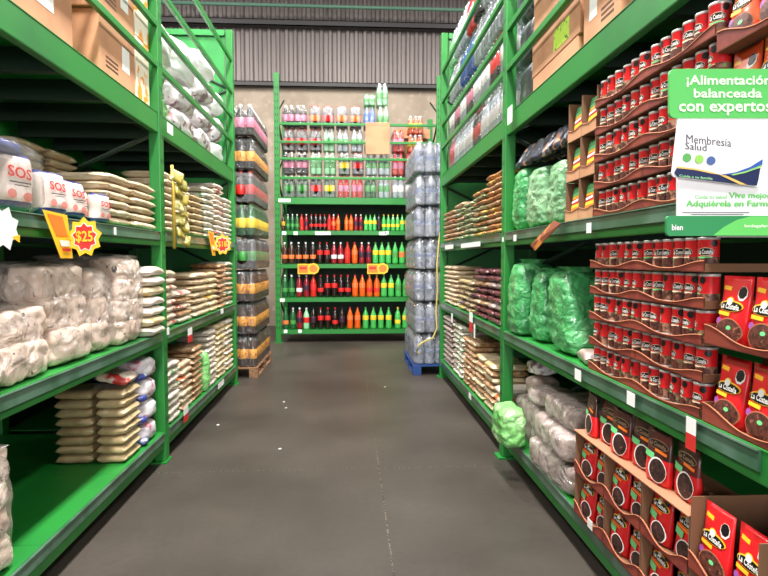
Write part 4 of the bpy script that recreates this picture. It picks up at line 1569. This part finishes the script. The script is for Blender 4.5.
COLA = pet('cola', (30, 12, 9)); ORG = pet('orange soda', (232, 92, 20)); LIM = pet('lime soda', (70, 178, 84)); DKG = pet('dark green bottle', (26, 92, 44))
CRM = pet('crimson soda', (140, 22, 36)); RDS = pet('red soda', (208, 40, 30)); CLR = pet('clear water bottle', (176, 184, 194)); BRN = pet('brown soda', (66, 36, 20))
PALEG = pet('pale green bottle', (146, 214, 160)); PNK = pet('pink soda', (214, 96, 130)); BLUB = pet('blue bottle', (56, 98, 186))
LR = mat('label red', (214, 40, 36), .4); LY = mat('label yellow', (240, 206, 50), .4); LO = mat('label orange', (232, 120, 60), .4); LW = mat('label white', (230, 226, 224), .4)
LG = mat('label green', (70, 150, 70), .4); LP = mat('label pink', (206, 120, 150), .4); LAM = mat('label amber', (232, 164, 56), .4, mix=[((170, 96, 36), 26, .52, .62)]); LK = mat('label dark', (60, 30, 50), .4)
CPW = mat('cap white', (232, 232, 230), .4); CPR = mat('cap red', (196, 30, 30), .4); CPG = mat('cap green', (60, 150, 60), .4); CPY = mat('cap yellow', (226, 190, 50), .4); CPB = mat('cap black', (24, 24, 26), .4)

HB = .36


def bottle_parts(h, r):
    k = h / .36
    prof = [(r * .62, 0), (r * .93, .008 * k), (r, .03 * k), (r * .98, .09 * k), (r, .11 * k), (r, .20 * k), (r * .97, .225 * k), (r * .8, .258 * k), (r * .52, .295 * k), (r * .31, .322 * k), (r * .27, .335 * k)]
    bm = bmesh.new()
    lathe(bm, prof, 14)
    bm.normal_update()
    return bm, k


BOD, LBL, CAPM = {}, {}, {}


def bottle(h, r, body, label, cap, loc, lab, band=(.11, .20), sc=1.0):
    kb = (h, r, body.name)
    if kb not in BOD:
        bm, k = bottle_parts(h, r)
        BOD[kb] = fin(bm, 'soda_bottle', body)
    k = h / .36
    o = ob('soda_bottle', BOD[kb], None, loc, rz=random.uniform(0, 6))
    tag(o, lab, 'bottle', 'soda bottles on the far rack')
    kl = (h, r, label.name, band)
    if kl not in LBL:
        bm = bmesh.new()
        lathe(bm, [(r * 1.012, band[0] * k), (r * 1.02, (band[0] + .004) * k), (r * 1.02, (band[1] - .004) * k), (r * 1.012, band[1] * k)], 14)
        LBL[kl] = fin(bm, 'bottle_label', label)
    ob('bottle_label', LBL[kl], o)
    kc = (h, cap.name)
    if kc not in CAPM:
        bm = bmesh.new()
        lathe(bm, [(r * .33, .330 * k), (r * .34, .332 * k), (r * .34, .356 * k), (r * .28, .36 * k)], 10)
        CAPM[kc] = fin(bm, 'bottle_cap', cap)
    ob('bottle_cap', CAPM[kc], o)


hi_, lo_, md_ = (.15, .225), (.085, .15), (.11, .20)
T = {'dg': (DKG, LG, CPW, lo_), 'dgo': (DKG, LO, CPG, lo_), 'br': (BRN, LO, CPW, lo_), 'bry': (BRN, LAM, CPB, md_), 'cr': (COLA, LR, CPR, hi_), 'cl': (COLA, LR, CPR, lo_), 'co': (COLA, LO, CPW, lo_),
     'crm': (CRM, LW, CPW, lo_), 'crd': (CRM, LK, CPW, md_), 'red': (RDS, LR, CPR, md_), 'rw': (RDS, LO, CPW, md_), 'or': (ORG, LO, CPR, hi_), 'orr': (ORG, LR, CPY, lo_), 'gy': (LIM, LY, CPG, hi_), 'gyl': (LIM, LY, CPY, lo_),
     'g': (LIM, LG, CPG, md_), 'go': (LIM, LO, CPG, md_), 'pg': (PALEG, LR, CPW, md_), 'k': (COLA, LK, CPB, md_)}
NAMES = {'dg': 'dark green bottle', 'dgo': 'dark green bottle', 'br': 'brown soda bottle', 'bry': 'brown soda bottle', 'cr': 'cola bottle', 'cl': 'cola bottle', 'co': 'dark soda bottle', 'crm': 'crimson soda bottle', 'crd': 'dark crimson bottle',
         'red': 'red soda bottle', 'rw': 'red orange bottle', 'or': 'orange soda bottle', 'orr': 'orange soda bottle', 'gy': 'lime soda bottle', 'gyl': 'lime soda bottle', 'g': 'green soda bottle', 'go': 'green soda bottle', 'pg': 'pale green bottle', 'k': 'black soda bottle'}
ROWS = [
    (3, .275, .0345, [(50, 'bry'), (68, 'dg'), (85, 'dg'), (102, 'dg'), (119, 'red'), (136, 'crd'), (155, 'cl'), (172, 'cl'), (188, 'cl'), (204, 'cl'), (221, 'red'), (237, 'rw'), (254, 'or'), (285, 'or'), (302, 'or'), (320, 'crd'), (338, 'crd'), (357, 'gy'), (373, 'gy'), (389, 'gy'), (405, 'k'), (423, 'gyl'), (440, 'gyl'), (457, 'gyl'), (474, 'gyl'), (491, 'gy'), (508, 'gy')]),
    (2, .365, .050, [(55, 'br'), (80, 'br'), (107, 'co'), (133, 'co'), (160, 'co'), (186, 'cr'), (212, 'cr'), (238, 'crm'), (263, 'crm'), (288, 'red'), (315, 'or'), (341, 'crd'), (367, 'crd'), (392, 'gy'), (416, 'gy'), (440, 'gy'), (465, 'g'), (490, 'go'), (515, 'g')]),
    (1, .375, .052, [(55, 'dg'), (80, 'dg'), (108, 'crm'), (135, 'crd'), (161, 'red'), (188, 'cl'), (213, 'cr'), (239, 'cr'), (264, 'cl'), (289, 'cl'), (316, 'or'), (343, 'or'), (370, 'orr'), (397, 'orr'), (423, 'gy'), (450, 'gy'), (477, 'g'), (504, 'g')]),
    (0, .365, .051, [(57, 'dgo'), (84, 'dg'), (109, 'crd'), (134, 'pg'), (160, 'k'), (187, 'cr'), (214, 'cr'), (241, 'cl'), (267, 'k'), (297, 'or'), (325, 'or'), (355, 'gy'), (384, 'gy'), (412, 'gy'), (441, 'gy'), (475, 'gyl'), (503, 'gy')]),
]
SHN = ['bottom', 'second', 'third', 'fourth']
for li, h, r, items in ROWS:
    cnt = {}
    for zx, ty in items:
        X = onY(270 + zx / 3.717, 265, YF + .09)[0]
        b, l, c, band = T[ty]
        nmn = NAMES[ty]
        cnt[nmn] = cnt.get(nmn, 0) + 1
        bottle(h, r, b, l, c, (X, YF + .09 + random.uniform(0, .01), FLEV[li][1] + .001), '%s, %s of its kind from the left on the %s far shelf' % (nmn, NTH[cnt[nmn] - 1], SHN[li]), band)


def pack_bottle(h, r, body, label, cap, band=(.10, .20)):
    k = h / .36
    bm = bmesh.new()
    lathe(bm, [(r * .7, 0), (r, .015 * k), (r, band[0] * k), (r * 1.01, band[0] * k + .001), (r * 1.01, band[1] * k), (r * .97, band[1] * k + .001), (r * .94, .235 * k), (r * .6, .285 * k), (r * .30, .32 * k), (r * .34, .325 * k), (r * .34, .35 * k)], 10,
          [0, 0, 0, 1, 0, 0, 0, 0, 2, 2])
    return fin(bm, 'bottle', [body, label, cap])


def pack_film(nx, ny, r, h, m, hole):
    bm = bmesh.new()
    W, D = nx * 2 * r + .004, ny * 2 * r + .004
    z1 = h * .93
    sec = [(1.0, .01), (1.0, h * .66), (.9, h * .82), (.62, z1)]
    rg = []
    for i, (k, z) in enumerate(sec):
        a, b, c = W / 2 - (1 - k) * r * 1.2, D / 2 - (1 - k) * r * 1.2, .02
        rg.append([bm.verts.new((x, y, z)) for x, y in ((-a + c, -b), (a - c, -b), (a, -b + c), (a, b - c), (a - c, b), (-a + c, b), (-a, b - c), (-a, -b + c))])
    for i, (a, b) in enumerate(zip(rg, rg[1:])):
        for k in range(8):
            if hole and i == 0 and k == 0:
                q = (a[0], a[1], b[1], b[0])
                n = 16
                zc, rx, rz_ = h * .36, W * .2, h * .22
                el = [bm.verts.new((rx * math.cos(2 * PI * j / n + PI + PI / 4), -D / 2 - .001, zc + rz_ * math.sin(2 * PI * j / n + PI + PI / 4))) for j in range(n)]
                for c4 in range(4):
                    bm.faces.new([q[c4], q[(c4 + 1) % 4]] + [el[(4 * (c4 + 1) - j) % n] for j in range(5)])
                continue
            bm.faces.new((a[k], a[(k + 1) % 8], b[(k + 1) % 8], b[k]))
    bm.faces.new(rg[-1])
    return fin(bm, 'shrink_wrap', m, False)


FM = {}


def pack(nx, ny, r, h, btls, loc, lab, m=None, hole=False, rz=0.0, group=None, skip_inner=True):
    t = bpy.data.objects.new('bottle_pack', None)
    COL.objects.link(t)
    t.location = loc
    t.rotation_euler = (0, 0, rz)
    tag(t, lab, 'bottle pack', group)
    for i in range(nx):
        for j in range(ny):
            if skip_inner and 0 < i < nx - 1 and 0 < j < ny - 1:
                continue
            ob('bottle', btls, t, (-nx * r + r + 2 * r * i, -ny * r + r + 2 * r * j, .001), rz=random.uniform(0, 6))
    m = m or FILM
    key = (nx, ny, r, h, m.name, hole)
    if key not in FM:
        FM[key] = pack_film(nx, ny, r, h, m, hole)
    ob('shrink_wrap', FM[key], t)
    return t


PB = {
    'pinkd': pack_bottle(.375, .048, COLA, LP, CPW), 'reddark': pack_bottle(.375, .048, COLA, LR, CPR), 'reddark2': pack_bottle(.375, .048, COLA, LO, CPR), 'palegreen': pack_bottle(.375, .048, PALEG, LG, CPW), 'clear': pack_bottle(.375, .048, CLR, LW, CPW),
    'cleargreen': pack_bottle(.375, .048, CLR, LG, CPW), 'dkgreen': pack_bottle(.375, .048, DKG, LG, CPW), 'ygreen': pack_bottle(.375, .048, DKG, LY, CPW), 'pinkred': pack_bottle(.375, .048, RDS, LP, CPR),
    'blue': pack_bottle(.375, .048, BLUB, BLUB, CPG), 'orange': pack_bottle(.375, .048, ORG, LY, CPW), 'pink': pack_bottle(.375, .048, PNK, LR, CPW)}
FR = [(2.428, 'D'), (2.755, 'C'), (3.07, 'B'), (3.385, 'A')]
FR = {'D': 2.428, 'C': 2.814, 'B': 3.20, 'A': 3.586}
PACKS = [
    ('A', 50, 'pinkd', 0), ('A', 100, 'pinkd', 0), ('A', 160, 'reddark2', 1), ('A', 214, 'reddark', 1), ('A', 270, 'reddark2', 1), ('A', 326, 'reddark2', 1), ('A', 384, 'blue', 0), ('A', 440, 'palegreen', 0),
    ('B', 50, 'reddark', 1), ('B', 104, 'reddark', 1), ('B', 160, 'reddark', 1), ('B', 216, 'palegreen', 1), ('B', 274, 'cleargreen', 0), ('B', 332, 'cleargreen', 0), ('B', 388, 'clear', 0), ('B', 444, 'clear', 0), ('B', 502, 'pinkred', 0),
    ('C', 50, 'pinkd', 0), ('C', 104, 'pinkd', 0), ('C', 162, 'palegreen', 0), ('C', 220, 'palegreen', 0), ('C', 280, 'ygreen', 1), ('C', 336, 'reddark', 1), ('C', 392, 'cleargreen', 0), ('C', 445, 'cleargreen', 0), ('C', 502, 'pinkred', 0), ('C', 556, 'pinkred', 0),
    ('D', 50, 'dkgreen', 1), ('D', 104, 'dkgreen', 1), ('D', 162, 'reddark', 1), ('D', 218, 'ygreen', 1), ('D', 276, 'pinkred', 0), ('D', 332, 'pinkred', 0), ('D', 388, 'dkgreen', 0), ('D', 444, 'cleargreen', 0), ('D', 502, 'clear', 0), ('D', 556, 'clear', 0),
    ]
PCOL = {'pinkd': 'dark bottles with pink labels', 'reddark': 'dark bottles with red labels', 'reddark2': 'dark bottles with orange labels', 'palegreen': 'pale green bottles', 'clear': 'clear bottles', 'cleargreen': 'clear bottles with green labels',
        'dkgreen': 'dark green bottles', 'ygreen': 'green bottles with yellow labels', 'pinkred': 'pink red bottles', 'blue': 'blue bottles', 'orange': 'orange juice bottles', 'pink': 'pink bottles'}
TIER = {'A': 'top', 'B': 'third', 'C': 'second', 'D': 'lowest'}
cnt = {}
for tier, zx, ty, hole in PACKS:
    X = onY(270 + (zx + 26) / 4.117, 150, YF + .06)[0]
    cnt[tier] = cnt.get(tier, 0) + 1
    pack(2, 3, .048, .375, PB[ty], (X, YF + .06 + .15, FR[tier]), 'pack of %s, %s in the %s tier of the far rack' % (PCOL[ty], NTH[cnt[tier] - 1], TIER[tier]), FILM_P if hole else FILM, bool(hole), group='wrapped bottle packs on the far rack')
X = onY(270 + 465 / 4.117, 150, YF + .06)[0]
pack(2, 3, .048, .375, PB['palegreen'], (X - .01, YF + .21, FR['A'] + .382), 'wrapped pack of pale green bottles standing topmost on the far rack', group='wrapped bottle packs on the far rack')
X = onY(270 + 410 / 4.117, 150, YF + .06)[0]
pack(2, 3, .048, .20, pack_bottle(.20, .048, PALEG, LG, CPG), (X, YF + .21, FR['A'] + .382), 'short wrapped pack above the blue bottles on the far rack', group='wrapped bottle packs on the far rack')
X = onY(270 + 600 / 4.117, 150, YF + .06)[0]
OJ = pack_bottle(.30, .042, ORG, LY, CPW)
for k, w in enumerate(('lower', 'upper')):
    pack(3, 3, .042, .30, OJ, (X, YF + .19, FR['B'] + .003 + k * .308), '%s pack of orange juice bottles above the water stack on the far rack' % w, group='wrapped bottle packs on the far rack')
bm = bmesh.new()
for k, (xa, xb_, zz) in enumerate(((.76, 1.02, 0), (1.02, 1.40, 0))):
    addbox(bm, xa - .02, xb_, YF + .42, YF + .80, 3.56, 3.566)
addbox(bm, .76, 1.40, YF + .42, YF + .425, 3.50, 3.66)
tag(ob('cardboard_box', fin(bm, 'cardboard_box', CARD, False)), 'flat brown cardboard tray behind the orange juice packs on the far rack', 'cardboard')
bm = bmesh.new()
addbox(bm, .80, 1.36, YF + .45, YF + .78, FR['B'] - .386, 3.555, 0, .005)
tag(ob('carton', fin(bm, 'carton', CARD_D, False)), 'brown carton under the flat cardboard tray on the far rack', 'carton')
bm = bmesh.new()
xa, xb_ = onY(365.5, 130, YF)[0], onY(389.5, 130, YF)[0]
addbox(bm, xa, xb_, YF - .03, YF - .012, 3.14, 3.62, 0, .004)
addbox(bm, xa, xb_, YF - .03, YF + .03, 3.652, 3.66, 0, .002)
addbox(bm, xa, xb_, YF - .03, YF - .012, 3.61, 3.655, 0, .002)
tag(ob('cardboard_hanging', fin(bm, 'cardboard_flap', CARD, False)), 'bent brown cardboard sheet hanging over the far rack rail', 'cardboard')

# stack of soda packs on the wooden pallet, left
def pallet(x0, x1, y0, y1, m, label, h=.125):
    t = bpy.data.objects.new('pallet', None)
    COL.objects.link(t)
    t.location = ((x0 + x1) / 2, (y0 + y1) / 2, 0)
    tag(t, label, 'pallet')
    W, D = x1 - x0, y1 - y0
    for k in range(3):
        xx = -W / 2 + (W - .1) * k / 2
        bm = bmesh.new(); addbox(bm, xx, xx + .1, -D / 2, D / 2, 0, .018, 0, .002)
        ob('bottom_board', fin(bm, 'bottom_board', m, False), t)
        for j in range(3):
            yy = -D / 2 + (D - .12) * j / 2
            bm = bmesh.new(); addbox(bm, xx, xx + .1, yy, yy + .12, .0185, h - .02, 0, .003)
            ob('block', fin(bm, 'block', m, False), t)
    n = 8
    for k in range(n):
        yy = -D / 2 + (D - .1) * k / (n - 1)
        bm = bmesh.new(); addbox(bm, -W / 2, W / 2, yy, yy + .1, h - .0195, h, 0, .002)
        ob('top_board', fin(bm, 'top_board', m, False), t)
    return t


WOOD = mat('pallet wood', (158, 118, 84), .75, mix=[((120, 86, 60), 3, .4, .65, (14, 1, 14))])
BLUEW = mat('blue pallet paint', (30, 66, 128), .6, mix=[((60, 96, 150), 8, .6, .7)])
pallet(-2.02, -1.09, 6.82, 8.02, WOOD, 'wooden pallet under the tall soda stack at the end of the left rack')
pallet(.755, 1.75, 6.86, 7.98, BLUEW, 'blue painted pallet under the water bottle stack')
LAY = [('amber', BRN, LAM, CPB), ('amber', BRN, LAM, CPB), ('amber', BRN, LAM, CPB), ('dark', COLA, LG, CPB), ('green', DKG, LY, CPG), ('red', COLA, LR, CPR), ('yellow', COLA, LAM, CPB), ('pink', COLA, LP, CPW)]
for L, (nmn, bd, lb, cpm) in enumerate(LAY):
    bt = pack_bottle(.375, .0525, bd, lb, cpm, (.09, .20))
    for k in range(3):
        pack(3, 4 if k < 2 else 3, .0525, .375, bt, (-1.10 - .16 - .006 * (L % 3), 6.84 + .21 + k * .432 - (.05 if k == 2 else 0), .127 + L * .386),
             '%s labelled soda pack, %s layer, %s from the front, wooden pallet stack' % (nmn, ORD[L] if L < 7 else 'topmost', NTH[k]), FILM_P if L in (3, 5) else FILM, L in (3, 5), group='soda packs on the wooden pallet')
    pack(3, 4, .0525, .375, bt, (-1.10 - .16 - .345, 6.84 + .21, .127 + L * .386), '%s labelled soda pack, %s layer, inner front corner, wooden pallet stack' % (nmn, ORD[L] if L < 7 else 'topmost'), FILM, False, group='soda packs on the wooden pallet')
WB_ = bpy.data.meshes.new
bm = bmesh.new()
rr = .066
pf = [(rr * .8, 0), (rr, .015)]
for k in range(5):
    z = .04 + k * .035
    pf += [(rr, z), (rr * .95, z + .017)]
pf += [(rr, .225), (rr * .95, .265), (rr * .6, .315), (rr * .3, .345), (rr * .34, .35), (rr * .34, .37)]
WATER = mat('water bottle', (146, 150, 162), .1, coat=.7, mix=[((100, 106, 122), 12, .46, .62), ((216, 218, 224), 14, .62, .7)])
WLAB = mat('water label', (112, 122, 154), .3, mix=[((176, 182, 196), 16, .5, .6)])
lathe(bm, pf, 12, [0] * 4 + [0] * 4 + [1] * 3 + [0] * (len(pf) - 12))
wbt = fin(bm, 'bottle', [WATER, WLAB])
for L in range(7):
    for k in range(3):
        for c in range(2):
            if c == 1 and k > 0:
                continue
            pack(3, 3, rr, .378, wbt, (.765 + .2 + (.01 if L % 2 else 0) + c * .405, 6.88 + .2 + k * .405 - (k == 2) * .06 + (k == 2) * .06, .127 + L * .384),
                 'clear water bottle pack, %s layer, %s, on the blue pallet' % (ORD[L] if L < 6 else 'topmost', ['front outer', 'middle', 'rear'][k] if c == 0 else 'front inner'), FILM_W, group='water packs on the blue pallet')

# yellow strap
bm = bmesh.new()
yp = 6.84
pts = []
for a, b in ((441, 228), (438.5, 245), (437, 265), (437.5, 290), (436, 312), (437, 328), (433, 338), (425, 341), (419, 345), (416.5, 352), (420, 353)):
    x, z = onY(a, b, yp)
    pts.append((x, yp, z))
addtube(bm, pts, .011, 6)
tag(ob('hanging_strap', fin(bm, 'strap', mat('yellow strap', (196, 178, 96), .6))), 'yellow plastic strap hanging down the front of the water stack', 'strap')

# bottle packs on the top right shelf, far bay
TP = [['clear', 'clear', 'clear', 'dkdark', 'clear', 'clear', 'clear', 'pink'], ['clear', 'dkdark', 'clear', 'clear', 'pinkd', 'clear', 'pinkd', 'clear'], ['clear', 'clear', 'clear', 'clear', 'blue', 'blue', 'clear', 'clear'],
      ['clear', 'pinkred', 'clear', 'dkdark', 'pinkred', 'clear', 'clear', 'palegreen']]
PB['dkdark'] = PB['reddark']
for L in range(4):
    for c in range(8):
        ty = TP[L][c]
        pack(2, 3, .048, .375, PB[ty], (XR + .05 + .105, 4.20 + c * .315, Z4 + L * .382), 'pack of %s, %s layer, %s past the post, top right shelf' % (PCOL.get(ty, 'dark bottles'), ORD[L], NTH[c]), FILM, group='wrapped bottle packs on the top right shelf')

# yellow packets on a clip strip at the left post
t = bpy.data.objects.new('clip_strip', None)
COL.objects.link(t)
cy0, cz0 = onX(172, 168, XL + .05)
t.location = (XL + .05, cy0, cz0)
tag(t, 'hanging clip strip of yellow snack packets just past the left middle post', 'clip strip')
bm = bmesh.new()
addtube(bm, [(0, 0, .02), (.005, .0, -.2), (0, .02, -.55)], .012, 5)
ob('hanging_strip', fin(bm, 'hanging_strip', mat('ochre strip', (190, 160, 60), .5)), t)
YP = bagm('yellow packet', (156, 140, 58), ((120, 116, 44), 12, .5, .6), ((220, 208, 150), 14, .58, .66))
pp = [pillow('snack_packet', .10, .09, .03, YP, 160 + i, nl=8, nw=6) for i in range(2)]
for k in range(10):
    ob('snack_packet', pp[k % 2], t, (.012 + .015 * (k % 2), .035 + .05 * (k % 2) + .006 * k, -.06 - k * .048), rot=(R(70), R(20), R(40 + 20 * (k % 3))))

# scraps on the floor
for a, b in ((284, 402), (286, 408), (280, 449), (218, 425), (385, 387)):
    d = ray(a, b)
    tt = -H / d.z
    bm = bmesh.new()
    s_ = .012
    vs = [bm.verts.new((s_ * math.cos(k * 1.3) * (1 + .4 * (k % 2)), s_ * math.sin(k * 1.3), .002 + .002 * (k % 2))) for k in range(5)]
    vs2 = [bm.verts.new((v.co.x, v.co.y, 0)) for v in vs]
    bm.faces.new(vs); bm.faces.new(vs2[::-1])
    for k in range(5):
        bm.faces.new((vs[k], vs2[k], vs2[(k + 1) % 5], vs[(k + 1) % 5]))
    w = {284: 'farther of a pair near the left pallet', 286: 'nearer of a pair near the left pallet', 280: 'alone in the left half of the aisle', 218: 'by the left bottom shelf', 385: 'right of the floor joint'}[a]
    tag(ob('paper_scrap', fin(bm, 'paper_scrap', WHITE_T, False), None, (d.x * tt, d.y * tt, .0005)), 'tiny white paper scrap on the floor, ' + w, 'scrap')

# ------------------------------------------------------------------ light
w = bpy.data.worlds.new('hall light')
SC.world = w
w.use_nodes = True
w.node_tree.nodes['Background'].inputs[0].default_value = (1.0, .97, .95, 1)
w.node_tree.nodes['Background'].inputs[1].default_value = .15


def lamp(x, y, z, sx, sy_, e):
    l = bpy.data.lights.new('hall_lamp', 'AREA')
    l.shape = 'RECTANGLE'
    l.size, l.size_y = sx, sy_
    l.energy = e
    l.color = (1, .97, .94)
    o = bpy.data.objects.new('hall_lamp', l)
    COL.objects.link(o)
    o.location = (x, y, z)


for y, e in ((-2.5, 230), (1.2, 340), (4.4, 250), (7.6, 190)):
    lamp(-.1, y, 6.9, .5, 1.4, e)
for x in (-3.6, 3.6):
    for y in (1, 5, 9):
        lamp(x, y, 6.9, .5, 1.4, 130)

l = bpy.data.lights.new('added_front_fill', 'AREA')  # added fill light behind the camera, brightens the shelf fronts
l.shape = 'RECTANGLE'
l.size, l.size_y = 6, 4
l.energy = 420
o = bpy.data.objects.new('added_front_fill', l)
COL.objects.link(o)
o.location = (0, -8, 2.6)
o.rotation_euler = (R(90), 0, 0)
SC.view_settings.view_transform = 'Standard'
SC.view_settings.look = 'None'
SC.view_settings.exposure = 0.78
SC.view_settings.gamma = 1
SC.cycles.transparent_max_bounces = 24
